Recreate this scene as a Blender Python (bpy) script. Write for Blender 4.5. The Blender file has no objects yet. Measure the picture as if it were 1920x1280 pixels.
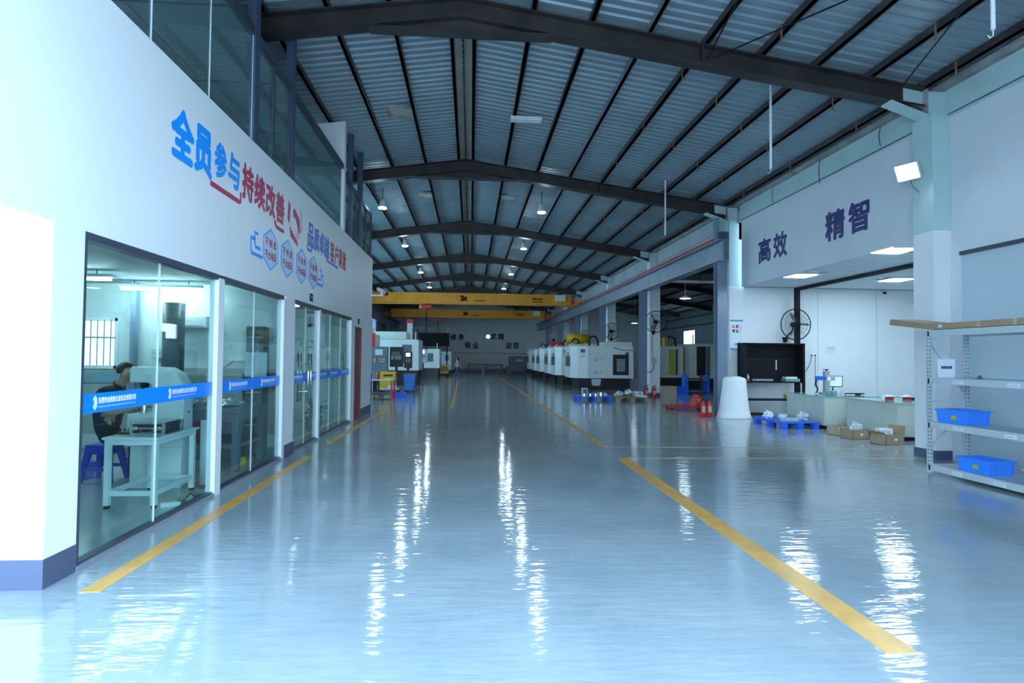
import bpy, bmesh, math, random
from mathutils import Vector, Matrix, noise as mnoise
random.seed(7)
SC = bpy.context.scene
COL = SC.collection

# ---------------------------------------------------------------- camera
FPX, ROLL, VP = 1067.0, 0.010, (882.0, 668.0)
_dx, _dy = VP[0] - 960, -(VP[1] - 640)
_c, _s = math.cos(ROLL), math.sin(ROLL)
_ux, _uy = _c * _dx - _s * _dy, _s * _dx + _c * _dy
YAW = math.atan2(-_ux, FPX)
PITCH = math.atan2(-_uy, math.hypot(_ux, FPX))
_F = Vector((math.cos(PITCH) * math.sin(YAW), math.cos(PITCH) * math.cos(YAW), math.sin(PITCH)))
_R0 = Vector((math.cos(YAW), -math.sin(YAW), 0))
_U0 = _R0.cross(_F)
_R = _R0 * _c + _U0 * _s
_U = _U0 * _c - _R0 * _s
cam = bpy.data.cameras.new('camera')
cam.sensor_width = 36.0
cam.lens = FPX * 36.0 / 1920.0
cam.clip_end = 300
camo = bpy.data.objects.new('camera', cam)
COL.objects.link(camo)
camo.matrix_world = Matrix(((_R.x, _U.x, -_F.x, 0), (_R.y, _U.y, -_F.y, 0), (_R.z, _U.z, -_F.z, 1.6), (0, 0, 0, 1)))
SC.camera = camo

# ---------------------------------------------------------------- sky and exposure
W = bpy.data.worlds.new('sky')
W.use_nodes = True
W.node_tree.nodes['Background'].inputs[0].default_value = (0.56, 0.785, 1.0, 1)
W.node_tree.nodes['Background'].inputs[1].default_value = 3.5
SC.world = W
SC.view_settings.view_transform = 'Standard'
SC.view_settings.look = 'None'
SC.view_settings.gamma = 1.0
SC.view_settings.use_curve_mapping = False
SC.view_settings.exposure = 1.75
try:
    SC.cycles.use_denoising = True
    SC.cycles.max_bounces = 12
    SC.cycles.diffuse_bounces = 6
    SC.cycles.transparent_max_bounces = 16
    SC.cycles.sample_clamp_indirect = 8.0
    SC.cycles.caustics_reflective = False
    SC.cycles.caustics_refractive = False
except Exception:
    pass

# ---------------------------------------------------------------- materials
MATS = {}
def mat(name, col, rough=0.6, metal=0.0, emit=0.0, spec=0.5, noise=0.0, nscale=4.0, bump=0.0, bscale=30.0, emit_col=None):
    if name in MATS:
        return MATS[name]
    m = bpy.data.materials.new(name)
    m.use_nodes = True
    nt = m.node_tree
    p = nt.nodes['Principled BSDF']
    p.inputs['Base Color'].default_value = (*col, 1)
    p.inputs['Roughness'].default_value = rough
    p.inputs['Metallic'].default_value = metal
    p.inputs['Specular IOR Level'].default_value = spec
    if emit:
        p.inputs['Emission Color'].default_value = (*(emit_col or col), 1)
        p.inputs['Emission Strength'].default_value = emit
    if noise or bump:
        tc = nt.nodes.new('ShaderNodeTexCoord')
    if noise:
        n = nt.nodes.new('ShaderNodeTexNoise')
        n.inputs['Scale'].default_value = nscale
        n.inputs['Detail'].default_value = 6
        nt.links.new(tc.outputs['Object'], n.inputs['Vector'])
        r = nt.nodes.new('ShaderNodeValToRGB')
        r.color_ramp.elements[0].position = 0.3
        r.color_ramp.elements[1].position = 0.7
        r.color_ramp.elements[0].color = (*[max(0, c * (1 - noise)) for c in col], 1)
        r.color_ramp.elements[1].color = (*[min(1, c * (1 + noise)) for c in col], 1)
        nt.links.new(n.outputs['Fac'], r.inputs['Fac'])
        nt.links.new(r.outputs['Color'], p.inputs['Base Color'])
    if bump:
        n2 = nt.nodes.new('ShaderNodeTexNoise')
        n2.inputs['Scale'].default_value = bscale
        nt.links.new(tc.outputs['Object'], n2.inputs['Vector'])
        b = nt.nodes.new('ShaderNodeBump')
        b.inputs['Strength'].default_value = bump
        nt.links.new(n2.outputs['Fac'], b.inputs['Height'])
        nt.links.new(b.outputs['Normal'], p.inputs['Normal'])
    MATS[name] = m
    return m

def glass_mat(name, tint, refl_rough=0.0, ior=1.5, haze=0.0):
    m = bpy.data.materials.new(name)
    m.use_nodes = True
    nt = m.node_tree
    nt.nodes.clear()
    out = nt.nodes.new('ShaderNodeOutputMaterial')
    mx = nt.nodes.new('ShaderNodeMixShader')
    tr = nt.nodes.new('ShaderNodeBsdfTransparent')
    tr.inputs[0].default_value = (*tint, 1)
    gl = nt.nodes.new('ShaderNodeBsdfGlossy')
    gl.inputs['Roughness'].default_value = refl_rough
    # thin-pane reflection: Schlick on |N.I|, the same from either side of the pane
    geo = nt.nodes.new('ShaderNodeNewGeometry')
    dt = nt.nodes.new('ShaderNodeVectorMath')
    dt.operation = 'DOT_PRODUCT'
    nt.links.new(geo.outputs['Normal'], dt.inputs[0])
    nt.links.new(geo.outputs['Incoming'], dt.inputs[1])
    def mth(op, a, bv=None):
        k = nt.nodes.new('ShaderNodeMath')
        k.operation = op
        nt.links.new(a, k.inputs[0])
        if bv is not None:
            k.inputs[1].default_value = bv
        return k
    ab = mth('ABSOLUTE', dt.outputs['Value'])
    iv = nt.nodes.new('ShaderNodeMath')
    iv.operation = 'SUBTRACT'
    iv.inputs[0].default_value = 1.0
    nt.links.new(ab.outputs[0], iv.inputs[1])
    pw_ = mth('POWER', iv.outputs[0], 5.0)
    f0 = ((ior - 1) / (ior + 1)) ** 2
    ml = mth('MULTIPLY', pw_.outputs[0], 1 - f0)
    fr = mth('ADD', ml.outputs[0], f0)
    nt.links.new(fr.outputs[0], mx.inputs[0])
    nt.links.new(tr.outputs[0], mx.inputs[1])
    nt.links.new(gl.outputs[0], mx.inputs[2])
    if haze:  # pale diffuse haze mixed in to lift glass that renders too dark
        df = nt.nodes.new('ShaderNodeBsdfDiffuse')
        df.inputs[0].default_value = (0.42, 0.55, 0.57, 1)
        m2 = nt.nodes.new('ShaderNodeMixShader')
        m2.inputs[0].default_value = haze
        nt.links.new(mx.outputs[0], m2.inputs[1])
        nt.links.new(df.outputs[0], m2.inputs[2])
        nt.links.new(m2.outputs[0], out.inputs[0])
    else:
        nt.links.new(mx.outputs[0], out.inputs[0])
    MATS[name] = m
    return m

def floor_mat():
    m = bpy.data.materials.new('epoxy_floor')
    m.use_nodes = True
    nt = m.node_tree
    p = nt.nodes['Principled BSDF']
    tc = nt.nodes.new('ShaderNodeTexCoord')
    # broad cloudy wear
    n = nt.nodes.new('ShaderNodeTexNoise')
    n.inputs['Scale'].default_value = 0.9
    n.inputs['Detail'].default_value = 9
    n.inputs['Roughness'].default_value = 0.62
    nt.links.new(tc.outputs['Object'], n.inputs['Vector'])
    r = nt.nodes.new('ShaderNodeValToRGB')
    r.color_ramp.elements[0].position = 0.32
    r.color_ramp.elements[1].position = 0.72
    r.color_ramp.elements[0].color = (0.245, 0.315, 0.365, 1)
    r.color_ramp.elements[1].color = (0.345, 0.42, 0.465, 1)
    nt.links.new(n.outputs['Fac'], r.inputs['Fac'])
    # fine curved scuffs
    mp = nt.nodes.new('ShaderNodeMapping')
    mp.inputs['Scale'].default_value = (3.2, 0.5, 1)
    mp.inputs['Rotation'].default_value = (0, 0, 0.5)
    nt.links.new(tc.outputs['Object'], mp.inputs['Vector'])
    n3 = nt.nodes.new('ShaderNodeTexNoise')
    n3.inputs['Scale'].default_value = 2.2
    n3.inputs['Detail'].default_value = 12
    n3.inputs['Roughness'].default_value = 0.75
    nt.links.new(mp.outputs[0], n3.inputs['Vector'])
    r3 = nt.nodes.new('ShaderNodeValToRGB')
    r3.color_ramp.elements[0].position = 0.60
    r3.color_ramp.elements[1].position = 0.74
    nt.links.new(n3.outputs['Fac'], r3.inputs['Fac'])
    mx = nt.nodes.new('ShaderNodeMixRGB')
    mx.inputs['Color2'].default_value = (0.47, 0.54, 0.58, 1)
    sc = nt.nodes.new('ShaderNodeMath')
    sc.operation = 'MULTIPLY'
    sc.inputs[1].default_value = 0.45
    nt.links.new(r3.outputs['Color'], sc.inputs[0])
    nt.links.new(sc.outputs[0], mx.inputs['Fac'])
    nt.links.new(r.outputs['Color'], mx.inputs['Color1'])
    nt.links.new(mx.outputs['Color'], p.inputs['Base Color'])
    # gloss, a little uneven
    rr = nt.nodes.new('ShaderNodeMapRange')
    rr.inputs['To Min'].default_value = 0.03
    rr.inputs['To Max'].default_value = 0.11
    nt.links.new(n3.outputs['Fac'], rr.inputs['Value'])
    nt.links.new(rr.outputs[0], p.inputs['Roughness'])
    p.inputs['Specular IOR Level'].default_value = 0.75
    # gentle waviness of the poured coating
    mp2 = nt.nodes.new('ShaderNodeMapping')
    mp2.inputs['Scale'].default_value = (1.3, 5.5, 1)
    nt.links.new(tc.outputs['Object'], mp2.inputs['Vector'])
    n2 = nt.nodes.new('ShaderNodeTexNoise')
    n2.inputs['Scale'].default_value = 2.2
    n2.inputs['Detail'].default_value = 3
    nt.links.new(mp2.outputs[0], n2.inputs['Vector'])
    b = nt.nodes.new('ShaderNodeBump')
    b.inputs['Strength'].default_value = 0.10
    b.inputs['Distance'].default_value = 0.05
    nt.links.new(n2.outputs['Fac'], b.inputs['Height'])
    nt.links.new(b.outputs['Normal'], p.inputs['Normal'])
    MATS['epoxy_floor'] = m
    return m

floor_mat()
glass_mat('glass_clear', (0.80, 0.93, 0.92))
glass_mat('glass_upper', (0.70, 0.86, 0.88), 0.0, 2.1, 0.10)
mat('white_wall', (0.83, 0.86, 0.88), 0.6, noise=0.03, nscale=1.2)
mat('office_white', (0.84, 0.87, 0.89), 0.35, noise=0.02, nscale=0.7)
mat('lilac_white', (0.70, 0.74, 0.79), 0.7, noise=0.05, nscale=1.0)
mat('teal', (0.49, 0.66, 0.67), 0.6, noise=0.06, nscale=1.5)
mat('panel_blue', (0.52, 0.62, 0.70), 0.3, noise=0.02, nscale=0.6)
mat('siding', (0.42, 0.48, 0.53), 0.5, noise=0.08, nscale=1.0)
mat('eave_dirt', (0.32, 0.33, 0.33), 0.9, noise=0.35, nscale=3.0)
mat('beam_dark', (0.035, 0.030, 0.030), 0.45, noise=0.4, nscale=2.0)
mat('purlin_dark', (0.050, 0.042, 0.040), 0.5, noise=0.4, nscale=3.0)
mat('purlin_galv', (0.30, 0.33, 0.36), 0.4, 0.6)
mat('rust_clip', (0.30, 0.17, 0.09), 0.8)
mat('roof_sheet', (0.27, 0.35, 0.40), 0.45, 0.25, noise=0.10, nscale=0.8)
mat('roof_ridge', (0.42, 0.42, 0.36), 0.6, noise=0.15, nscale=1.5)
mat('baseboard', (0.075, 0.095, 0.17), 0.4)
mat('steel_blue', (0.20, 0.26, 0.36), 0.35, 0.2, noise=0.12, nscale=2.0)
mat('steel_navy', (0.055, 0.075, 0.135), 0.4)
mat('frame_dark', (0.045, 0.055, 0.085), 0.35)
mat('frame_white', (0.80, 0.84, 0.87), 0.3)
mat('sill_grey', (0.30, 0.33, 0.40), 0.3, 0.3)
mat('yellow_paint', (0.66, 0.36, 0.075), 0.3, noise=0.15, nscale=5.0)
mat('yellow_faded', (0.46, 0.37, 0.20), 0.25, noise=0.2, nscale=6.0)
mat('crane_yellow', (0.92, 0.34, 0.018), 0.45, noise=0.08, nscale=1.5)
mat('blue_plastic', (0.02, 0.13, 0.75), 0.35, noise=0.08)
mat('blue_bright', (0.04, 0.25, 0.90), 0.35)
mat('stool_blue', (0.02, 0.05, 0.55), 0.3)
mat('band_blue', (0.0, 0.26, 0.98), 0.35)
mat('sign_blue', (0.0, 0.33, 1.0), 0.4)
mat('sign_blue_dark', (0.02, 0.15, 0.65), 0.4)
mat('sign_red', (0.52, 0.02, 0.10), 0.4)
mat('sign_pink', (0.62, 0.35, 0.45), 0.4)
mat('hex_fill', (0.62, 0.76, 0.90), 0.5)
mat('ink_navy', (0.018, 0.022, 0.17), 0.5)
mat('ink_black', (0.010, 0.010, 0.013), 0.7, spec=0.1)
mat('print_grey', (0.40, 0.45, 0.52), 0.6)
mat('white_paint', (0.80, 0.83, 0.84), 0.35)
mat('white_vinyl', (0.85, 0.9, 0.93), 0.4)
mat('machine_white', (0.66, 0.72, 0.73), 0.35, noise=0.04, nscale=1.5)
mat('machine_cream', (0.62, 0.66, 0.60), 0.4, noise=0.05, nscale=1.5)
mat('machine_grey', (0.115, 0.15, 0.19), 0.4)
mat('machine_black', (0.014, 0.016, 0.02), 0.4)
mat('black_metal', (0.008, 0.009, 0.012), 0.5, spec=0.2)
mat('rubber', (0.02, 0.02, 0.02), 0.8)
mat('chrome', (0.75, 0.77, 0.78), 0.15, 1.0)
mat('aluminium', (0.62, 0.64, 0.66), 0.3, 0.9)
mat('rack_grey', (0.46, 0.54, 0.58), 0.4, noise=0.04)
mat('cardboard', (0.36, 0.25, 0.16), 0.85, noise=0.10, nscale=6.0)
mat('cardboard_light', (0.47, 0.36, 0.26), 0.85, noise=0.10, nscale=6.0)
mat('wood_pallet', (0.34, 0.25, 0.17), 0.85, noise=0.2, nscale=8.0)
mat('red_paint', (0.55, 0.02, 0.03), 0.35)
mat('red_door', (0.16, 0.018, 0.022), 0.35, noise=0.15, nscale=4.0)
mat('cabinet_cream', (0.50, 0.55, 0.49), 0.45, noise=0.05, nscale=2.0)
mat('glass_green', (0.16, 0.36, 0.33), 0.06, noise=0.05)
mat('plastic_clear', (0.70, 0.80, 0.84), 0.2, noise=0.15, nscale=18.0)
mat('silver_bag', (0.55, 0.62, 0.66), 0.25, 0.5, noise=0.4, nscale=25.0)
mat('foam_white', (0.84, 0.88, 0.90), 0.75, bump=0.15, bscale=20)
mat('lamp_glow', (1, 1, 1), 0.5, emit=95.0, emit_col=(0.66, 0.87, 1.0))
mat('panel_glow', (1, 1, 1), 0.5, emit=15.0, emit_col=(0.66, 0.86, 1.0))
mat('tube_glow', (1, 1, 1), 0.5, emit=22.0, emit_col=(0.70, 0.93, 1.0))
mat('flood_glow', (1, 1, 1), 0.5, emit=12.0, emit_col=(0.75, 0.92, 1.0))
mat('screen_glow', (0.6, 0.75, 0.95), 0.3, emit=0.16, emit_col=(0.5, 0.7, 1.0))
mat('white_glow', (0.9, 0.95, 1.0), 0.3, emit=0.45, emit_col=(0.80, 0.94, 1.0))
mat('office_floor', (0.42, 0.50, 0.52), 0.15, noise=0.06, nscale=1.0)
mat('office_wall', (0.62, 0.70, 0.70), 0.6, noise=0.03)
mat('office_ceiling', (0.33, 0.42, 0.44), 0.7)
mat('office_lower', (0.36, 0.40, 0.38), 0.7, noise=0.08, nscale=3.0)
mat('stripe_teal', (0.22, 0.36, 0.42), 0.5)
mat('upper_dark', (0.50, 0.60, 0.62), 0.7)
mat('slate', (0.10, 0.13, 0.15), 0.4)
mat('skin', (0.50, 0.30, 0.21), 0.55)
mat('hair', (0.012, 0.011, 0.012), 0.5)
mat('navy_cloth', (0.018, 0.022, 0.05), 0.8)
mat('black_cloth', (0.014, 0.015, 0.022), 0.8)
mat('white_cloth', (0.62, 0.64, 0.68), 0.8)
mat('denim', (0.055, 0.10, 0.20), 0.8)
mat('leaf', (0.018, 0.05, 0.02), 0.5)
mat('lime_plastic', (0.45, 0.60, 0.01), 0.4)
mat('orange_plastic', (0.8, 0.16, 0.02), 0.4)
mat('concrete_out', (0.55, 0.55, 0.53), 0.8, noise=0.1)
mat('paper', (0.74, 0.80, 0.86), 0.7)
mat('poster_white', (0.78, 0.85, 0.90), 0.4)
mat('poster_blue', (0.05, 0.32, 0.66), 0.4)
mat('hall_dark', (0.13, 0.16, 0.17), 0.7, noise=0.1, nscale=1.0)
mat('machine_yellow', (0.62, 0.38, 0.01), 0.45, noise=0.1)
mat('green_lime', (0.40, 0.46, 0.04), 0.5)
mat('pink_plastic', (0.65, 0.08, 0.20), 0.5)

_p = MATS['plastic_clear'].node_tree.nodes['Principled BSDF']
_p.inputs['Alpha'].default_value = 0.62

# ---------------------------------------------------------------- mesh helpers
class B:
    def __init__(s):
        s.v, s.f = [], []
    def add(s, vs, fs):
        n = len(s.v)
        s.v += [tuple(v) for v in vs]
        s.f += [tuple(i + n for i in f) for f in fs]
        return s
    def box(s, x0, x1, y0, y1, z0, z1):
        if x0 > x1: x0, x1 = x1, x0
        if y0 > y1: y0, y1 = y1, y0
        if z0 > z1: z0, z1 = z1, z0
        return s.add([(x0, y0, z0), (x1, y0, z0), (x1, y1, z0), (x0, y1, z0), (x0, y0, z1), (x1, y0, z1), (x1, y1, z1), (x0, y1, z1)],
                     [(3, 2, 1, 0), (4, 5, 6, 7), (0, 1, 5, 4), (1, 2, 6, 5), (2, 3, 7, 6), (3, 0, 4, 7)])
    def cyl(s, p0, p1, r0, r1=None, n=12):
        r1 = r0 if r1 is None else r1
        p0, p1 = Vector(p0), Vector(p1)
        d = (p1 - p0).normalized()
        a = d.orthogonal().normalized()
        b = d.cross(a)
        vs = []
        for p, r in ((p0, r0), (p1, r1)):
            for i in range(n):
                t = 2 * math.pi * i / n
                vs.append(p + a * (r * math.cos(t)) + b * (r * math.sin(t)))
        fs = [(i, (i + 1) % n, n + (i + 1) % n, n + i) for i in range(n)]
        fs += [tuple(range(n - 1, -1, -1)), tuple(range(n, 2 * n))]
        return s.add(vs, fs)
    def tube(s, pts, r, n=6):
        pts = [Vector(p) for p in pts]
        k = len(pts)
        ref = None
        vs, fs = [], []
        for i, p in enumerate(pts):
            d = (pts[min(i + 1, k - 1)] - pts[max(i - 1, 0)]).normalized()
            if ref is None:
                ref = d.orthogonal().normalized()
            a = (ref - d * ref.dot(d)).normalized()
            ref = a
            b = d.cross(a)
            for j in range(n):
                t = 2 * math.pi * j / n
                vs.append(p + a * (r * math.cos(t)) + b * (r * math.sin(t)))
        for i in range(k - 1):
            for j in range(n):
                fs.append((i * n + j, i * n + (j + 1) % n, (i + 1) * n + (j + 1) % n, (i + 1) * n + j))
        fs += [tuple(range(n - 1, -1, -1)), tuple(range((k - 1) * n, k * n))]
        return s.add(vs, fs)
    def ring(s, c, nrm, R, r, n=32, m=5):
        c, d = Vector(c), Vector(nrm).normalized()
        a = d.orthogonal().normalized()
        b = d.cross(a)
        vs, fs = [], []
        for i in range(n):
            t = 2 * math.pi * i / n
            u = a * math.cos(t) + b * math.sin(t)
            for j in range(m):
                q = 2 * math.pi * j / m
                vs.append(c + u * (R + r * math.cos(q)) + d * (r * math.sin(q)))
        for i in range(n):
            for j in range(m):
                fs.append((i * m + j, ((i + 1) % n) * m + j, ((i + 1) % n) * m + (j + 1) % m, i * m + (j + 1) % m))
        return s.add(vs, fs)
    def prism(s, poly, axis, a0, a1):
        # poly: 2D points in the two other axes (order x,y,z without axis)
        def mk(p, a):
            if axis == 0: return (a, p[0], p[1])
            if axis == 1: return (p[0], a, p[1])
            return (p[0], p[1], a)
        n = len(poly)
        vs = [mk(p, a0) for p in poly] + [mk(p, a1) for p in poly]
        fs = [tuple(range(n)), tuple(range(2 * n - 1, n - 1, -1))] + [(i, n + i, n + (i + 1) % n, (i + 1) % n) for i in range(n)]
        return s.add(vs, fs)
    def lathe(s, prof, c=(0, 0, 0), n=20):
        vs, fs = [], []
        k = len(prof)
        for (r, z) in prof:
            for j in range(n):
                t = 2 * math.pi * j / n
                vs.append((c[0] + r * math.cos(t), c[1] + r * math.sin(t), c[2] + z))
        for i in range(k - 1):
            for j in range(n):
                fs.append((i * n + j, i * n + (j + 1) % n, (i + 1) * n + (j + 1) % n, (i + 1) * n + j))
        fs += [tuple(range(n - 1, -1, -1)), tuple(range((k - 1) * n, k * n))]
        return s.add(vs, fs)
    def blob(s, c, rx, ry, rz, n=12, m=8, jitter=0.0):
        vs, fs = [], []
        for i in range(m + 1):
            ph = math.pi * i / m
            for j in range(n):
                t = 2 * math.pi * j / n
                k = 1 + random.uniform(-jitter, jitter)
                vs.append((c[0] + rx * k * math.sin(ph) * math.cos(t), c[1] + ry * k * math.sin(ph) * math.sin(t), c[2] + rz * k * math.cos(ph)))
        for i in range(m):
            for j in range(n):
                fs.append((i * n + j, (i + 1) * n + j, (i + 1) * n + (j + 1) % n, i * n + (j + 1) % n))
        return s.add(vs, fs)
    def crumple(s, c, rx, ry, rz, z0, amp=0.3, seed=0.0, n=18, m=12):
        vs, fs = [], []
        for i in range(m + 1):
            ph = math.pi * i / m
            for j in range(n):
                t = 2 * math.pi * j / n
                d = Vector((math.sin(ph) * math.cos(t), math.sin(ph) * math.sin(t), math.cos(ph)))
                k = 1 + amp * mnoise.noise(d * 2.1 + Vector((seed, 0, 0))) + amp * 0.7 * mnoise.noise(d * 5.0 + Vector((0, seed, 0)))
                vs.append((c[0] + rx * k * d.x, c[1] + ry * k * d.y, max(z0, c[2] + rz * k * d.z)))
        for i in range(m):
            for j in range(n):
                fs.append((i * n + j, (i + 1) * n + j, (i + 1) * n + (j + 1) % n, i * n + (j + 1) % n))
        return s.add(vs, fs)
    def mesh(s, name, m=None, fix=True):
        me = bpy.data.meshes.new(name)
        me.from_pydata(s.v, [], s.f)
        if fix:
            bm = bmesh.new()
            bm.from_mesh(me)
            bmesh.ops.recalc_face_normals(bm, faces=bm.faces)
            bm.to_mesh(me)
            bm.free()
        me.update()
        if m:
            me.materials.append(MATS[m])
        return me
    def build(s, name, m, parent=None, label=None, cat=None, group=None, kind=None, bevel=0.0, smooth=False):
        me = s.mesh(name, m)
        o = bpy.data.objects.new(name, me)
        return finish(o, parent, label, cat, group, kind, bevel, smooth)

def finish(o, parent=None, label=None, cat=None, group=None, kind=None, bevel=0.0, smooth=False):
    COL.objects.link(o)
    if parent is not None:
        o.parent = parent
        root = parent
        M = Matrix.Identity(4)
        chain = []
        while root is not None:
            chain.append(root)
            root = root.parent
        if len(chain) == 1:
            M = Matrix.Translation(chain[0].location)
            o.matrix_parent_inverse = M.inverted()
        # a sub-part: its parent mesh already carries the inverse, so its local frame is world-aligned
    if label: o['label'] = label
    if cat: o['category'] = cat
    if group: o['group'] = group
    if kind: o['kind'] = kind
    if bevel:
        md = o.modifiers.new('bevel', 'BEVEL')
        md.width = bevel
        md.segments = 2
        md.limit_method = 'ANGLE'
    if smooth:
        for p in o.data.polygons:
            p.use_smooth = True
    return o

def thing(name, label, cat, loc=(0, 0, 0), group=None, kind=None):
    o = bpy.data.objects.new(name, None)
    o.empty_display_size = 0.1
    COL.objects.link(o)
    o.location = loc
    o['label'] = label
    o['category'] = cat
    if group: o['group'] = group
    if kind: o['kind'] = kind
    return o

def dup(root, loc, rotz=0.0, label=None, scale=None):
    kids = {}
    for k in list(bpy.data.objects):
        if k.parent is not None:
            kids.setdefault(k.parent.name, []).append(k)
    r = root.copy()
    COL.objects.link(r)
    r.location = loc
    r.rotation_euler = (0, 0, rotz)
    if scale: r.scale = scale
    if label: r['label'] = label
    for ch in kids.get(root.name, []):
        c = ch.copy()
        COL.objects.link(c)
        mi = ch.matrix_parent_inverse.copy()
        c.parent = r
        c.matrix_parent_inverse = mi
        for g in kids.get(ch.name, []):
            d = g.copy()
            COL.objects.link(d)
            mi2 = g.matrix_parent_inverse.copy()
            d.parent = c
            d.matrix_parent_inverse = mi2
    return r

# lettering -----------------------------------------------------------------
_TXT = {}
def glyph(body):
    if body in _TXT:
        return _TXT[body]
    cu = bpy.data.curves.new('lettering', 'FONT')
    cu.body = body
    cu.size = 1.0
    cu.resolution_u = 3
    o = bpy.data.objects.new('lettering', cu)
    COL.objects.link(o)
    dg = bpy.context.evaluated_depsgraph_get()
    dg.update()
    me = bpy.data.meshes.new_from_object(o.evaluated_get(dg))
    vs = [(v.co.x, v.co.y) for v in me.vertices]
    fs = [tuple(p.vertices) for p in me.polygons]
    bpy.data.objects.remove(o)
    bpy.data.curves.remove(cu)
    bpy.data.meshes.remove(me)
    xs = [v[0] for v in vs]
    ys = [v[1] for v in vs]
    _TXT[body] = (vs, fs, min(xs), max(xs), min(ys), max(ys))
    return _TXT[body]

def text(body, org, u, v, w, h, m, name='character', parent=None, bold=0.0, label=None, cat=None, skew=0.0):
    """fit the lettering into a w x h box whose lower left corner is org, on the plane of u, v"""
    vs, fs, x0, x1, y0, y1 = glyph(body)
    org, u, v = Vector(org), Vector(u), Vector(v)
    nrm = u.cross(v)
    b = B()
    offs = [(0, 0)]
    if bold:
        offs += [(bold * math.cos(k * math.pi / 4), bold * math.sin(k * math.pi / 4)) for k in range(8)]
    sx, sy = (w - 2 * bold) / (x1 - x0), (h - 2 * bold) / (y1 - y0)
    for k, (ox, oy) in enumerate(offs):
        pts = []
        for (x, y) in vs:
            a, c = bold + (x - x0) * sx + ox, bold + (y - y0) * sy + oy
            pts.append(org + u * (a + c * skew) + v * c + nrm * (0.004 + 0.00004 * k))
        b.add(pts, fs)
    me = b.mesh(name, m, fix=False)
    o = bpy.data.objects.new(name, me)
    return finish(o, parent, label, cat)

def flat(poly, org, u, v, m, name, parent=None, off=0.003, label=None, cat=None):
    """thin plate with a polygon outline on the plane of u, v"""
    org, u, v = Vector(org), Vector(u), Vector(v)
    nrm = u.cross(v)
    n = len(poly)
    b = B()
    a = [org + u * p[0] + v * p[1] for p in poly]
    b.add(a + [p + nrm * off for p in a], [tuple(range(n - 1, -1, -1)), tuple(range(n, 2 * n))] + [(i, (i + 1) % n, n + (i + 1) % n, n + i) for i in range(n)])
    return b.build(name, m, parent, label, cat)

# ================================================================ setting
FR = [8.95 + 7.4 * i for i in range(8)]          # portal frame lines, FR[-1] is the far wall
Y0, Y1 = 0.6, 60.75
RX = -0.2                                        # ridge
XL, XR = -8.3, 7.85
SL = 0.144
def zroof(x): return 7.40 - SL * abs(x - RX)
def st(b, name, m, label, cat, parent=None, bevel=0, kind='structure'):
    return b.build(name, m, parent, label if parent is None else None, cat if parent is None else None, None, kind if parent is None else None, bevel)

b = B().box(-8.4, 20.2, Y0 - 0.3, Y1 + 0.2, -0.12, 0.0)
st(b, 'floor', 'epoxy_floor', 'glossy grey blue epoxy floor running the length of the hall', 'floor')
b = B().box(-30, 40, -40, Y0 - 0.3, -0.14, -0.02)
st(b, 'ground', 'concrete_out', 'pale concrete yard outside the open front of the hall', 'ground')

wf = thing('wall_front', 'front wall around the wide entrance behind the camera', 'wall', (5, Y0, 0), kind='structure')
B().box(2.8, XR + 0.15, Y0 - 0.15, Y0, 0, 6.3).build('right_face', 'white_wall', wf)
B().prism([(XL, 5.3), (2.8, 5.3), (2.8, 6.9), (RX, 7.36), (XL, 6.2)], 1, Y0 - 0.15, Y0).build('header', 'white_wall', wf)

# floor lines
def line(p, q, w, label, m='yellow_paint'):
    p, q = Vector((*p, 0)), Vector((*q, 0))
    n = Vector((-(q - p).y, (q - p).x, 0)).normalized() * (w / 2)
    a = [p - n, p + n, q + n, q - n]
    B().add([(v.x, v.y, 0.0) for v in a] + [(v.x, v.y, 0.003) for v in a],
            [(0, 1, 2, 3), (7, 6, 5, 4), (0, 4, 5, 1), (1, 5, 6, 2), (2, 6, 7, 3), (3, 7, 4, 0)]).build(
        'floor_line', m, None, label, 'floor marking', 'yellow lines painted on the floor')
line((-2.52, 4.04), (-2.52, 9.2), 0.135, 'yellow floor line along the office glass nearest the camera')
line((-2.53, 10.6), (-2.51, 16.5), 0.13, 'short yellow floor line past the glass door by the office end')
line((2.38, 3.0), (2.44, 8.95), 0.185, 'broad yellow floor line running from the right foreground')
line((2.42, 10.2), (2.27, 44.0), 0.12, 'long yellow floor line leading down the aisle by the machines')
line((2.40, 10.15), (7.5, 9.86), 0.09, 'yellow cross line on the floor nearer the blue pallet', 'yellow_faded')
line((2.42, 9.0), (7.4, 8.86), 0.09, 'yellow cross line on the floor nearer the shelf rack', 'yellow_faded')
line((-0.54, 17.6), (-0.82, 36.5), 0.11, 'worn yellow floor line left of the aisle before the walking person')
line((6.02, 8.9), (6.45, 7.9), 0.05, 'thin yellow corner mark on the floor by the rack foot', 'yellow_faded')

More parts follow.
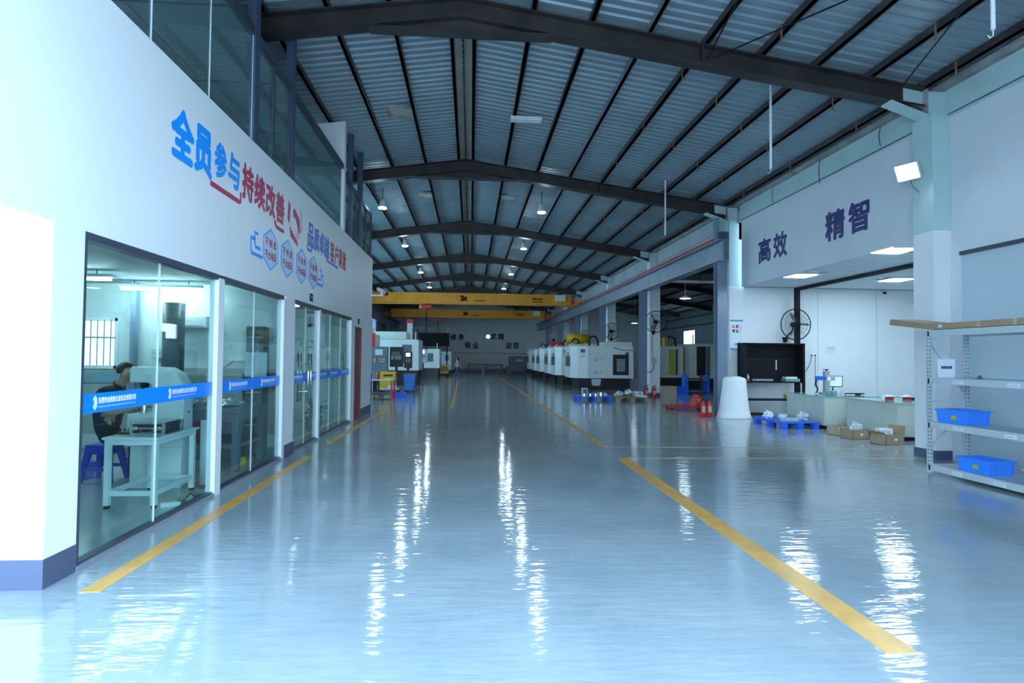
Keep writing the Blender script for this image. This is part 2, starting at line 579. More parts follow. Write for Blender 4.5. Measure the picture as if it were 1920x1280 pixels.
# ---- roof
ceil = thing('ceiling', 'pitched corrugated metal roof over dark purlins', 'ceiling', (RX, 0, 7.4), kind='structure')
def corr(x0, x1, ya, yb, name):
    pts, y = [], ya
    prof = [(0, 0), (0.115, 0), (0.14, 0.035), (0.175, 0.035), (0.20, 0)]
    while y < yb - 0.01:
        for (dy, dz) in prof[:-1]:
            pts.append((min(y + dy, yb), dz))
        y += 0.20
    pts.append((yb, 0))
    b = B()
    vs, fs = [], []
    for (yy, dz) in pts:
        vs += [(x0, yy, zroof(x0) + dz), (x1, yy, zroof(x1) + dz), ]
    for i in range(len(pts) - 1):
        fs.append((2 * i, 2 * i + 1, 2 * i + 3, 2 * i + 2))
    b.add(vs, fs)
    o = bpy.data.objects.new(name, b.mesh(name, 'roof_sheet', fix=False))
    finish(o, ceil)
edges = [Y0] + FR
for i in range(len(edges) - 1):
    corr(XL - 0.1, RX - 0.22, edges[i], edges[i + 1], 'roof_sheet')
    corr(RX + 0.22, XR + 0.15, edges[i], edges[i + 1], 'roof_sheet')
    B().prism([(RX - 0.24, zroof(RX - 0.24) + 0.04), (RX, 7.45), (RX + 0.24, zroof(RX + 0.24) + 0.04), (RX + 0.24, zroof(RX + .24) + 0.07), (RX, 7.49), (RX - 0.24, zroof(RX - .24) + 0.07)], 1, edges[i], edges[i + 1]).build('ridge_cap', 'roof_ridge', ceil)
B().box(XL - 0.15, XR + 0.2, Y0, Y1, 7.60, 7.66).build('roof_cover', 'siding', ceil)
# ridge chain: small links hanging in the ridge strip
b = B()
y = 4.0
while y < 32:
    b.box(RX - 0.018, RX + 0.018, y, y + 0.11, 7.34, 7.37)
    y += 0.2
b.build('ridge_clip_row', 'beam_dark', ceil, kind='stuff')
for side in (-1, 1):
    for k in range(9):
        x = RX + side * (0.2 + 0.94 * k)
        zt = zroof(x)
        m = 'purlin_galv' if (side == 1 and k == 3) else 'purlin_dark'
        pl = B().box(x - 0.03, x + 0.03, Y0, Y1, zt - 0.13, zt - 0.004).box(x - 0.03, x + 0.05, Y0, Y1, zt - 0.13, zt - 0.118).build('purlin', m, ceil)
        if side == 1 and k >= 4:
            bb = None
            for j in range(9):
                yy = 2.2 + j * 2.3 + (k % 3) * 0.7
                if yy > 21: break
                B().box(x - 0.042, x - 0.031, yy, yy + 0.03, zt - 0.26, zt - 0.02).build('clip', 'rust_clip', pl)

# ---- portal frames
def rafter(i, y):
    o = thing('roof_beam', ['', ''][0] or 'x', 'roof beam', (RX, y, 6.0), kind='structure')
    names = ['dark steel roof beam nearest the camera, with a flat ridge plate', 'second dark steel roof beam, where the upper office windows end', 'third dark steel roof beam, just past the first pair of round lamps',
             'fourth dark steel roof beam from the camera', 'fifth dark steel roof beam, above the nearer crane', 'sixth dark steel roof beam behind the nearer crane', 'seventh dark steel roof beam near the far wall', 'last dark steel roof beam on the far wall']
    o['label'] = names[i]
    o['group'] = 'roof beams of the hall'
    d = 0.33
    def zb(x): return zroof(x) - 0.13 - d
    def zt(x): return zroof(x) - 0.132
    xl, xr = XL + 0.25, XR - 0.35
    B().prism([(xl, zb(xl)), (RX, zb(RX)), (xr, zb(xr)), (xr, zt(xr)), (RX, zt(RX)), (xl, zt(xl))], 1, y - 0.012, y + 0.012).build('web', 'beam_dark', o)
    for nm, f, t in (('bottom_flange', zb, 0.022), ('top_flange', lambda x: zt(x) - 0.022, 0.022)):
        B().prism([(xl, f(xl)), (RX, f(RX)), (xr, f(xr)), (xr, f(xr) + t), (RX, f(RX) + t), (xl, f(xl) + t)], 1, y - 0.12, y + 0.12).build(nm, 'beam_dark', o)
    # ridge haunch with its flat plate
    w = 1.45
    zf = zb(RX - w)
    B().prism([(RX - w, zf), (RX + w, zf), (RX, zb(RX))], 1, y - 0.01, y + 0.01).build('ridge_haunch', 'beam_dark', o)
    B().box(RX - w, RX + w, y - 0.12, y + 0.12, zf - 0.022, zf).build('ridge_plate', 'beam_dark', o)
    for x in (3.7, -4.1):
        B().box(x - 0.012, x + 0.012, y - 0.11, y - 0.012, zb(x) + 0.02, zt(x) - 0.02).build('stiffener', 'beam_dark', o)
    # knee at the right column
    x0, x1 = XR - 0.95, XR - 0.30
    B().prism([(x0, zb(x0)), (x1, 5.70), (XR, 5.70), (XR, zt(XR)), (x0, zt(x0))], 1, y - 0.0125, y + 0.0125).build('knee_web', 'beam_dark', o)
    xm = XR - 0.66
    B().prism([(xm, zb(xm) + 0.02), (x1 - 0.02, zb(x1) + 0.02), (x1 - 0.02, zt(x1) - 0.03), (xm, zt(xm) - 0.03)], 1, y - 0.02, y - 0.0126).build('knee_panel', 'teal', o)
    B().prism([(xm, zb(xm)), (x1, zb(x1)), (x1, zb(x1) + 0.02), (xm, zb(xm) + 0.02)], 1, y - 0.12, y - 0.0126).build('knee_rib', 'eave_dirt', o)
    B().prism([(x0, zb(x0) - 0.022), (x1, 5.68), (x1, 5.702), (x0, zb(x0))], 1, y - 0.12, y + 0.12).build('knee_flange', 'teal', o)
    B().box(x1 - 0.02, x1, y - 0.12, y - 0.0126, 5.72, zt(x1) - 0.02).build('knee_stiffener', 'eave_dirt', o)
    B().box(x1, XR, y - 0.13, y - 0.0126, 5.70, zt(XR) - 0.03).build('knee_plate', 'teal', o)
    return o
for i, y in enumerate(FR[:7]):
    rafter(i, y)

# tie rods
def rod(p, q, r, label, name='brace_rod', m='black_metal', cat='rod', group=None):
    return B().tube([p, q], r, 6).build(name, m, None, label, cat, group)
rod((3.75, 8.8, 6.42), (2.9, 2.0, 6.70), 0.012, 'thin black brace rod slanting up from the nearest beam toward the ridge', group='roof brace rods')
rod((3.78, 8.75, 6.40), (7.2, 3.0, 6.05), 0.012, 'long thin black brace rod slanting to the right roof edge', group='roof brace rods')
rod((6.9, 8.7, 5.98), (4.7, 2.0, 6.45), 0.012, 'black brace rod crossing the purlins above the flood light', group='roof brace rods')

# hanging conduits
for y, lab in ((5.47, 'white conduit hanging from the roof at the upper right corner'), (9.88, 'white conduit hanging from the roof behind the nearest beam'), (15.5, 'white conduit hanging from the roof near the second column')):
    zt = zroof(5.4) - 0.005
    t = thing('hanging_conduit', lab, 'conduit', (5.4, y, 5.03), 'white conduits hanging from the roof')
    B().cyl((5.4, y, 5.06), (5.4, y, zt), 0.022, n=10).build('pipe', 'white_paint', t)
    B().tube([(5.4, y, 5.06), (5.40, y, 5.0), (5.36, y, 4.97), (5.34, y, 5.0)], 0.006, 5).build('cable_end', 'white_paint', t)

# roof ventilator patches between purlins
for x, y, lab in ((-1.61, 12.95, 'pale roof patch left of the ridge in the first bay'), (-1.61, 19.7, 'pale roof patch left of the ridge in the second bay'), (1.21, 19.7, 'pale roof patch right of the ridge in the second bay')):
    t = thing('roof_patch', lab, 'roof patch', (x, y, zroof(x)), 'pale patches under the roof')
    zz = zroof(x) - 0.05
    B().box(x - 0.30, x + 0.30, y - 0.25, y + 0.25, zz, zz + 0.02).build('panel', 'roof_ridge', t)
    B().box(x - 0.34, x - 0.30, y - 0.29, y + 0.29, zz - 0.03, zz + 0.03).box(x + 0.30, x + 0.34, y - 0.29, y + 0.29, zz - 0.03, zz + 0.03).box(x - 0.3, x + 0.3, y - 0.29, y - 0.25, zz - 0.03, zz + 0.03).box(x - 0.3, x + 0.3, y + 0.25, y + 0.29, zz - 0.03, zz + 0.03).build('rim', 'eave_dirt', t)
t = thing('batten_light', 'unlit white batten light fixed under the roof right of the ridge', 'light', (1.21, 12.9, 7.1))
zz = zroof(1.21) - 0.16
B().box(0.85, 1.57, 12.78, 13.02, zz, zz + 0.05).build('housing', 'white_paint', t)
B().box(0.87, 1.55, 12.81, 12.99, zz - 0.02, zz).build('diffuser', 'paper', t)

# ---- round high-bay lamps
def highbay(x, y, label, first=[None]):
    if first[0] is None:
        t = thing('high_bay_lamp', label, 'lamp', (x, y, 6.33), 'round lamps under the roof')
        B().lathe([(0.04, 0.28), (0.08, 0.26), (0.10, 0.12), (0.135, 0.03), (0.14, 0.01)], (x, y, 6.33), 24).build('housing', 'frame_white', t, smooth=True)
        B().cyl((x, y, 6.315), (x, y, 6.34), 0.125, n=24).build('lens', 'lamp_glow', t)
        B().tube([(x, y, 6.60), (x, y, 7.00)], 0.012, 6).build('hanger', 'black_metal', t)
        first[0] = t
        return t
    return dup(first[0], (x, y, 6.33), 0, label)
yl = [18.4, 24.7, 32.5, 39.5]
w = ['nearest', 'second', 'third', 'farthest']
for k in range(4):
    highbay(-2.87, yl[k], 'round glowing roof lamp left of the ridge, %s of its row' % w[k])
    highbay(2.27, yl[k], 'round glowing roof lamp right of the ridge, %s of its row' % w[k])

# ---- right wall: near part, lintel, columns, upper strip
ww = thing('wall_right', 'right hall wall with a teal band above white and grey panels', 'wall', (XR, 0, 0), kind='structure')
B().box(XR, XR + 0.15, Y0, 8.74, 3.36, 5.62).build('upper_face', 'lilac_white', ww)
B().box(XR, XR + 0.15, Y0, 8.74, 0, 3.30).build('lower_face', 'panel_blue', ww)
for yy in (2.1, 4.3, 6.5):
    B().box(XR - 0.004, XR, yy, yy + 0.012, 0.15, 3.30).build('panel_joint', 'steel_blue', ww)
B().box(XR - 0.045, XR + 0.02, Y0, 8.55, 3.30, 3.36).build('door_track', 'frame_dark', ww)
B().box(XR - 0.02, XR, 8.55, 8.74, 0, 3.36).build('edge_trim', 'lilac_white', ww)
B().box(XR - 0.02, XR + 0.15, Y0, 16.55, 5.62, 5.95).build('teal_beam', 'teal', ww)
B().box(XR, XR + 0.15, Y0, 16.55, 5.95, 6.24).build('teal_band', 'teal', ww)
B().box(XR - 0.10, XR + 0.02, Y0, 60.7, 6.10, 6.22).build('eave_strip', 'eave_dirt', ww)
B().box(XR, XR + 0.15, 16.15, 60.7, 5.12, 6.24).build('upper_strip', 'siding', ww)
B().box(XR - 0.05, XR, 16.15, 60.7, 5.60, 5.66).build('rail_strip', 'siding', ww)
B().tube([(XR - 0.03, Y0, 5.70), (XR - 0.03, 16.0, 5.64)], 0.012, 5).build('cable', 'slate', ww)
for yy, dz in ((12.2, 0.55), (14.2, 0.5), (10.3, 0.4)):
    B().tube([(XR - 0.02, yy, 6.12), (XR - 0.03, yy + 0.05, 5.95), (XR - 0.05, yy - 0.02, 6.12 - dz)], 0.007, 5).build('loose_wire', 'black_metal', ww)
B().box(XR - 0.02, XR + 0.20, 9.35, 15.95, 3.70, 5.62).build('lintel', 'lilac_white', ww)

def column(i, y, label):
    t = thing('column', label, 'column', (7.7, y, 0), 'columns along the right side', 'structure')
    lo = 3.75
    B().box(7.55, XR + 0.15, y - 0.2, y + 0.24, 0.14, lo).build('lower_shaft', 'white_wall', t, bevel=0.01)
    B().box(7.55, XR + 0.15, y - 0.2, y + 0.24, lo, 5.69).build('upper_shaft', 'teal' if i < 2 else 'lilac_white', t, bevel=0.01)
    B().box(7.54, XR + 0.16, y - 0.21, y + 0.25, 0, 0.14).build('skirting', 'baseboard', t)
    return t
cn = ['white and teal column beside the shelf rack, carrying the flood light', 'white and teal column by the poster and the foam roll', 'pale column with a wall fan and a switch box', 'pale column behind the nearest milling machine',
      'fifth pale column down the right side', 'sixth pale column down the right side', 'seventh pale column down the right side']
for i, y in enumerate(FR[:7]):
    column(i, y, cn[i])

# lettering on the lintel
sg = thing('wall_slogan', 'dark blue characters on the lintel over the packing corner', 'lettering', (XR - 0.02, 13, 4.2))
U_, V_ = (0, -1, 0), (0, 0, 1)
for ch, ya, yb in (('高', 14.97, 14.32), ('效', 14.20, 13.55), ('精', 12.03, 11.36), ('智', 11.25, 10.62)):
    text(ch, (XR - 0.022, ya, 4.19), U_, V_, ya - yb, 0.66, 'ink_navy', parent=sg, bold=0.022)

# ---- packing corner (alcove) behind the lintel
AX = 14.0
wb = thing('wall_back', 'white back wall of the packing corner', 'wall', (11, 16.3, 0), kind='structure')
B().box(7.42, AX, 16.3, 16.45, 0.0, 3.95).build('face', 'white_wall', wb)
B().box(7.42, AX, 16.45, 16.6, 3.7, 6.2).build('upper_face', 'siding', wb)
for xx in (8.0, 10.35, 12.2):
    B().box(xx, xx + 0.012, 16.296, 16.3, 0.1, 3.7).build('panel_joint', 'print_grey', wb)
st(B().box(AX, AX + 0.15, 8.7, 16.6, 0, 3.9), 'wall_alcove_right', 'white_wall', 'white side wall of the packing corner', 'wall')
st(B().box(8.0, AX, 8.62, 8.74, 0, 3.9), 'wall_alcove_front', 'white_wall', 'white wall between the packing corner and the shelf rack bay', 'wall')
ac = thing('ceiling_alcove', 'dropped ceiling of grey tiles over the packing corner', 'ceiling', (10.8, 12.5, 3.7), kind='structure')
B().box(XR + 0.2, AX, 8.74, 16.3, 3.735, 3.80).build('ceiling_board', 'slate', ac)
panels = [(8.25, 13.7), (8.10, 10.3), (11.08, 14.06), (11.08, 10.6)]
tile = B().box(-0.295, 0.295, -0.295, 0.295, 0, 0.02).mesh('ceiling_tile', 'lilac_white')
tx = 8.35
while tx < AX - 0.3:
    ty = 9.1
    while ty < 16.1:
        if not any(abs(tx - p[0]) < 0.42 and abs(ty - p[1]) < 0.42 for p in panels):
            o = bpy.data.objects.new('ceiling_tile', tile)
            finish(o, ac)
            o.location = (tx, ty, 3.712 + random.uniform(0, 0.004))
        ty += 0.6
    tx += 0.6
pw = ['square glowing ceiling panel nearest the lintel lettering', 'square glowing ceiling panel half hidden by the flood light column', 'square glowing ceiling panel deeper in the packing corner', 'square glowing ceiling panel at the far right of the packing corner']
for (x, y), lab in zip(panels, pw):
    t = thing('ceiling_light', lab, 'ceiling light', (x, y, 3.70), 'square ceiling panels of the packing corner')
    B().box(x - 0.30, x + 0.30, y - 0.30, y + 0.30, 3.705, 3.735).build('frame', 'frame_white', t)
    B().box(x - 0.28, x + 0.28, y - 0.28, y + 0.28, 3.698, 3.705).build('diffuser', 'panel_glow', t)
t = thing('steel_gantry', 'black steel post and ceiling track behind the wall fan', 'frame', (9.55, 16.0, 0))
B().box(9.50, 9.62, 15.98, 16.10, 0, 3.70).build('post', 'black_metal', t)
B().box(9.50, 9.60, 9.2, 15.98, 3.62, 3.70).build('track', 'black_metal', t)

# ---- far wall, left wall, neighbouring hall
fw = thing('wall_far', 'pale far end wall with blue characters', 'wall', (0, Y1, 0), kind='structure')
B().box(XL, 20.0, Y1, Y1 + 0.15, 0, 7.5).build('face', 'white_wall', fw)
for xx in (1.25,):
    B().box(xx, xx + 0.35, Y1 - 0.16, Y1, 0, 6.6).build('pilaster', 'white_wall', fw)
B().box(XL, 7.5, Y1 - 0.05, Y1, 0, 0.3).build('skirting', 'baseboard', fw)
B().box(-2.0, 7.0, Y1 - 0.1, Y1, 1.90, 2.0).build('pipe_run', 'siding', fw)
sg = thing('wall_slogan', 'four pairs of small blue characters on the far end wall', 'lettering', (1.5, Y1, 3))
for s2, x, z in (('修身', -2.15, 3.30), ('敬业', -0.60, 2.45), ('求精', 2.10, 3.40), ('进取', 3.75, 2.45)):
    for j, ch in enumerate(s2):
        text(ch, (x + 0.80 * j, Y1 - 0.01, z), (1, 0, 0), (0, 0, 1), 0.66, 0.68, 'ink_navy', parent=sg, bold=0.028)

t = thing('wall_lamp', 'bright round lamp on the far end wall between the blue characters', 'lamp', (1.85, Y1, 3.7))
B().cyl((1.86, Y1 - 0.12, 3.72), (1.86, Y1 - 0.01, 3.72), 0.25, n=20).build('housing', 'white_paint', t)
B().cyl((1.86, Y1 - 0.14, 3.72), (1.86, Y1 - 0.12, 3.72), 0.22, n=20).build('lens', 'white_glow', t)

wl = thing('wall_left', 'left hall wall behind the machines', 'wall', (XL, 40, 0), kind='structure')
B().box(XL - 0.15, XL, Y0, Y1, 0, 1.0).build('lower_face', 'siding', wl)
wins = [(18.5, 23.2), (26.0, 30.7), (33.5, 38.2), (41.0, 45.7)]  # large out-of-view windows, added to bring daylight to the far end
q = B().box(XL - 0.15, XL, Y0, wins[0][0], 1.0, 6.5).box(XL - 0.15, XL, wins[3][1], Y1, 1.0, 6.5)
for k in range(3):
    q.box(XL - 0.15, XL, wins[k][1], wins[k + 1][0], 1.0, 6.5)
for a, c in wins:
    q.box(XL - 0.15, XL, a, c, 4.3, 6.5)
q.build('upper_face', 'siding', wl)
wnames = ['nearest the office end', 'behind the large white machine', 'by the jib post', 'near the display board']
for i, (ya, yb) in enumerate(wins):
    wn = thing('window_%d' % (i + 9), 'added unseen wide daylight window in the left hall wall ' + wnames[i], 'window', (XL, ya, 1), kind='structure')
    fr_ = B()
    for k in range(5):
        yy = ya + (yb - ya - 0.06) * k / 4
        fr_.box(XL - 0.12, XL - 0.03, yy, yy + 0.06, 1, 4.3)
    fr_.box(XL - 0.12, XL - 0.03, ya, yb, 4.24, 4.3).box(XL - 0.12, XL - 0.03, ya, yb, 1.0, 1.06).box(XL - 0.12, XL - 0.03, ya, yb, 2.6, 2.66).build('window_frame', 'frame_white', wn)
    for k in range(4):
        y0_ = ya + (yb - ya - 0.06) * k / 4 + 0.06
        y1_ = ya + (yb - ya - 0.06) * (k + 1) / 4
        B().box(XL - 0.08, XL - 0.074, y0_, y1_, 1.06, 2.6).build('pane', 'glass_clear', wn)
        B().box(XL - 0.08, XL - 0.074, y0_, y1_, 2.66, 4.24).build('pane', 'glass_clear', wn)

h2 = thing('ceiling_side_hall', 'dark low roof of the neighbouring hall on the right', 'ceiling', (14, 38, 6), kind='structure')
B().prism([(XR + 0.15, 5.95), (14, 6.9), (20.2, 5.95), (20.2, 6.05), (14, 7.0), (XR + 0.15, 6.05)], 1, 16.6, Y1).build('roof_face', 'hall_dark', h2)
for y in FR[1:7]:
    B().prism([(XR + 0.2, 5.55), (14, 6.5), (20.0, 5.55), (20.0, 5.93), (14, 6.88), (XR + 0.2, 5.93)], 1, y - 0.06, y + 0.06).build('beam', 'beam_dark', h2)
for x in (9.4, 10.9, 12.4, 15.6, 17.1, 18.6):
    z = 5.95 + (6.9 - 5.95) * (1 - abs(x - 14) / 6.15) - 0.12
    B().box(x - 0.04, x + 0.04, 16.7, Y1, z, z + 0.1).build('purlin', 'beam_dark', h2)
B().cyl((8.1, 23.0, 4.8), (13.5, 23.0, 4.8), 0.06, n=10).build('cross_pipe', 'white_paint', h2)
for x in (9.5, 12.5):
    B().tube([(x, 23.0, 4.86), (x, 23.0, 5.95 + 0.95 * (1 - abs(x - 14) / 6.15))], 0.012, 5).build('pipe_hanger', 'black_metal', h2)
wr = thing('wall_side_hall', 'grey sheet wall of the neighbouring hall with a bright window', 'wall', (20, 40, 0), kind='structure')
B().box(20.0, 20.15, 16.5, Y1, 0, 2.9).box(20.0, 20.15, 16.5, 49.6, 2.9, 4.15).box(20.0, 20.15, 52.2, Y1, 2.9, 4.15).box(20.0, 20.15, 16.5, Y1, 4.15, 6.1).build('face', 'siding', wr)
for z in (2.6, 4.5, 5.3):
    B().box(19.92, 20.0, 16.5, Y1, z, z + 0.12).build('girt', 'hall_dark', wr)
st(B().box(AX, 20.0, 16.45, 16.6, 0, 6.1), 'wall_side_hall_front', 'siding', 'front wall of the neighbouring hall', 'wall')

# ---- crane runway
def runway(x, sgn, ya, label):
    t = thing('crane_runway', label, 'crane rail', (x, ya, 4.4), 'crane runways', 'structure')
    B().box(x - 0.02, x + 0.02, ya, Y1 - 0.1, 4.42, 5.02).build('web', 'steel_blue', t)
    B().box(x - 0.17, x + 0.17, ya, Y1 - 0.1, 4.40, 4.425).build('bottom_flange', 'steel_blue', t)
    B().box(x - 0.17, x + 0.17, ya, Y1 - 0.1, 5.0, 5.03).build('top_flange', 'steel_blue', t)
    B().box(x - 0.03, x + 0.03, ya, Y1 - 0.1, 5.03, 5.08).build('rail', 'machine_grey', t)
    B().box(x - sgn * 0.22, x - sgn * 0.17, ya + 0.3, Y1 - 0.1, 5.04, 5.10).build('conductor_bar', 'red_paint', t)
    B().box(x - 0.15, x + 0.15, ya, ya + 0.12, 5.03, 5.25).build('end_stop', 'steel_navy', t)
    for y in FR[1:7]:
        B().box(x - 0.14, x + 0.14, y - 0.52, y - 0.50, 0.0, 4.40).box(x - 0.14, x + 0.14, y - 0.27, y - 0.25, 0.0, 4.40).box(x - 0.012, x + 0.012, y - 0.5, y - 0.27, 0.0, 4.40).build('post', 'steel_blue', t)
    return t
rw = runway(7.2, 1, 15.75, 'blue grey crane runway with a red bar on the right columns')
B().box(7.15, 7.28, 16.2, 16.33, 5.08, 5.75).build('stub_post', 'steel_blue', rw)
runway(-7.6, -1, 17.0, 'blue grey crane runway along the left wall')

def crane(y, label, plate_label):
    t = thing('overhead_crane', label, 'crane', (0, y, 5.1), 'yellow overhead cranes')
    bm_ = B().box(-7.3, 6.9, y - 0.2, y + 0.2, 5.16, 5.90).build('bridge_beam', 'crane_yellow', t, bevel=0.01)
    B().box(-7.3, 6.9, y - 0.26, y + 0.26, 5.13, 5.16).build('lower_flange', 'crane_yellow', t)
    for x in (-7.6, 7.2):
        e = B().box(x - 0.17, x + 0.17, y - 1.2, y + 1.2, 5.10, 5.42).build('end_carriage', 'crane_yellow', t, bevel=0.02)
        for s in (-0.95, 0.95):
            B().cyl((x - 0.05, y + s, 5.17), (x + 0.05, y + s, 5.17), 0.09, n=14).build('wheel', 'machine_grey', e)
        B().box(x - 0.22 * (1 if x > 0 else -1), x - 0.40 * (1 if x > 0 else -1), y - 0.9, y - 0.5, 5.2, 5.5).build('drive_motor', 'red_paint', t)
    B().box(5.75, 6.45, y - 0.42, y - 0.21, 5.42, 5.86).build('control_box', 'frame_white', t, bevel=0.01)
    hx = -3.0
    h = B().box(hx - 0.35, hx + 0.35, y - 0.22, y + 0.22, 4.82, 5.06).build('hoist', 'red_paint', t, bevel=0.02)
    B().cyl((hx - 0.5, y, 4.95), (hx - 0.35, y, 4.95), 0.14, n=14).build('hoist_motor', 'crane_yellow', h)
    for s in (-0.2, 0.2):
        B().box(hx + s - 0.03, hx + s + 0.03, y - 0.1, y + 0.1, 5.06, 5.13).build('trolley_wheel', 'machine_grey', h)
    B().tube([(hx, y, 4.82), (hx, y, 1.3)], 0.03, 6).build('hoist_chain', 'ink_black', t)
    B().tube([(hx, y, 1.3), (hx + 0.05, y, 1.22), (hx, y, 1.14), (hx - 0.05, y, 1.2)], 0.025, 6).build('hook', 'red_paint', t)
    text('2t', (-0.75, y - 0.202, 5.36), (1, 0, 0), (0, 0, 1), 0.5, 0.38, 'ink_black', 'lettering', t, bold=0.035)
    for j in range(9):
        B().box(0.25 + j * 0.085, 0.31 + j * 0.085, y - 0.204, y - 0.2, 5.36, 5.43).build('small_print', 'ink_black', t)
    for j in range(6):
        B().box(4.2 + j * 0.12, 4.30 + j * 0.12, y - 0.204, y - 0.2, 5.52, 5.62).build('small_print', 'ink_black', t)
    for j in range(8):
        B().box(4.2 + j * 0.09, 4.275 + j * 0.09, y - 0.204, y - 0.2, 5.36, 5.42).build('small_print', 'ink_black', t)
    return t
crane(38.9, 'nearer yellow two tonne overhead crane bridge across the hall', '')
crane(52.8, 'farther yellow two tonne overhead crane bridge across the hall', '')

# ================================================================ office block on the left
OX = -2.86
of = thing('wall_office', 'white office block wall with slogans over its glass front', 'wall', (OX, 9, 0), kind='structure')
WT = 0.12
B().box(OX - WT, OX, Y0, 16.7, 2.5, 4.38).build('upper_face', 'office_white', of)
B().box(OX - WT, OX, 4.1, 4.42, 0.0, 2.5).build('near_pier', 'office_white', of)
B().box(OX - WT, OX, 9.05, 9.48, 0.0, 2.5).build('middle_pier', 'office_white', of)
B().box(OX - WT, OX, 13.97, 14.33, 0.0, 2.5).box(OX - WT, OX, 15.13, 16.7, 0, 2.5).box(OX - WT, OX, 14.33, 15.13, 2.31, 2.5).build('far_face', 'office_white', of)
B().box(XL, OX - WT, 4.1, 4.22, 0, 2.5).build('near_face', 'office_white', of)
B().box(XL, OX - WT, Y0, 4.1, 2.5, 2.6).build('soffit', 'office_white', of)
B().box(XL, OX - WT, 16.58, 16.7, 0, 4.38).build('end_face', 'office_white', of)
B().box(XL, OX - WT, 4.22, 16.58, 4.20, 4.38).build('upper_floor_slab', 'office_ceiling', of)
for nm, a in (('baseboard_pier', (OX, OX + 0.006, 4.1, 4.42, 0, 0.2)), ('baseboard_middle', (OX, OX + 0.02, 9.03, 9.5, 0, 0.2)), ('baseboard_end', (OX, OX + 0.008, 15.2, 16.7, 0, 0.2)), ('baseboard_near', (XL, OX + 0.006, 4.09, 4.1, 0, 0.2))):
    st(B().box(*a), nm, 'baseboard', {'baseboard_pier': 'dark blue skirting at the near office corner', 'baseboard_middle': 'dark blue skirting on the pier between the glass fronts', 'baseboard_end': 'dark blue skirting past the red door', 'baseboard_near': 'dark blue skirting on the office face toward the camera'}[nm], 'skirting')
# recess wall behind the overhang
st(B().box(XL - 0.15, XL, Y0 - 1, 4.1, 0, 2.5), 'wall_recess', 'white_wall', 'white wall inside the recess at the left edge', 'wall')

# glazed fronts
def front(n, ya, yb, joints, label, posts=()):
    w_ = thing('window_%d' % n, label, 'window', (OX, ya, 0), kind='structure')
    B().box(OX - 0.09, OX - 0.01, ya, yb, 0.0, 0.05).build('sill', 'frame_dark', w_)
    B().box(OX - 0.01, OX + 0.012, ya, yb, 0.0, 0.035).build('sill_trim', 'sill_grey', w_)
    B().box(OX - 0.08, OX + 0.004, ya, yb, 2.44, 2.50).build('head_rail', 'frame_dark', w_)
    ys = [ya] + list(joints) + [yb]
    for a, c in zip(ys[:-1], ys[1:]):
        B().box(OX - 0.05, OX - 0.038, a + 0.004, c - 0.004, 0.05, 2.44).build('pane', 'glass_clear', w_)
    for a in joints:
        B().box(OX - 0.051, OX - 0.036, a - 0.005, a + 0.005, 0.05, 2.44).build('joint', 'frame_white', w_)
    B().box(OX - 0.09, OX - 0.0, ya, ya + 0.03, 0.05, 2.44).build('jamb', 'frame_dark' if n == 3 else 'frame_white', w_)
    return w_
front(3, 4.42, 6.66, [5.52], 'glass front of the measuring room nearest the camera')
front(4, 6.80, 8.93, [7.85], 'second glass front of the measuring room by the workbench')
door_front = front(5, 9.48, 11.0, [10.25], 'glass doorway with long steel handles')
front(6, 11.1, 13.9, [12.0, 12.95], 'glass front right of the doorway by the potted plant')
for i, (a, c) in enumerate(((6.66, 6.80), (8.93, 9.05), (11.0, 11.1), (13.88, 13.99))):
    st(B().box(OX - 0.09, OX + 0.01, a, c, 0, 2.46), 'trim_%d' % (i + 1), 'frame_white', ['white post between the two measuring room glass fronts', 'white post at the end of the measuring room glass', 'white post right of the glass doorway', 'white post beside the dark red door'][i], 'post')

# door handles on the glass doorway
for i, yy in enumerate((10.17, 10.33)):
    h_ = B().cyl((OX + 0.045, yy, 0.78), (OX + 0.045, yy, 1.62), 0.016, n=10).cyl((OX - 0.13, yy, 0.78), (OX - 0.13, yy, 1.62), 0.016, n=10).build('bar_handle', 'chrome', door_front, smooth=True)
    for z in (0.95, 1.45):
        B().cyl((OX - 0.13, yy, z), (OX + 0.045, yy, z), 0.009, n=8).build('spacer', 'chrome', h_)

# blue company bands on the glass
def band(ya, yb, logos, label):
    t = thing('glass_band', label, 'sticker', (OX - 0.036, ya, 1.13), 'blue company bands on the glass')
    B().box(OX - 0.037, OX - 0.0355, ya, yb, 1.135, 1.285).build('strip', 'band_blue', t)
    u, v = (0, 1, 0), (0, 0, 1)
    X = OX - 0.0353
    for y in logos:
        for pol in ([(0, 0.095), (0.022, 0.118), (0.046, 0.095), (0.046, 0.080), (0.022, 0.100), (0, 0.078)],
                    [(0.012, 0.032), (0.028, 0.032), (0.028, 0.092), (0.012, 0.092)],
                    [(0.03, 0.03), (0.046, 0.045), (0.046, 0.078), (0.03, 0.09)],
                    [(0, 0.028), (0.022, 0.004), (0.046, 0.03), (0.046, 0.044), (0.022, 0.022), (0.0, 0.044)]):
            flat(pol, (X, y, 1.150), u, v, 'white_vinyl', 'emblem', t, 0.001)
        text('东莞市金维泰五金实业有限公司', (X - 0.003, y + 0.06, 1.20), u, v, 0.50, 0.052, 'white_vinyl', 'lettering', t, bold=0.0022)
        text('DONGGUAN JINWEITAI HARDWARE INDUSTRY CO., LTD', (X - 0.003, y + 0.06, 1.165), u, v, 0.49, 0.018, 'white_vinyl', 'lettering', t)
band(4.46, 6.65, [4.62, 5.72], 'bright blue company band on the nearest measuring room glass')
band(6.83, 8.92, [7.10, 8.15], 'bright blue company band on the second measuring room glass')
band(9.52, 10.98, [9.56, 10.36], 'blue company band across the glass doorway')
band(11.14, 13.86, [11.2, 12.1, 13.1], 'blue company band on the glass right of the doorway')

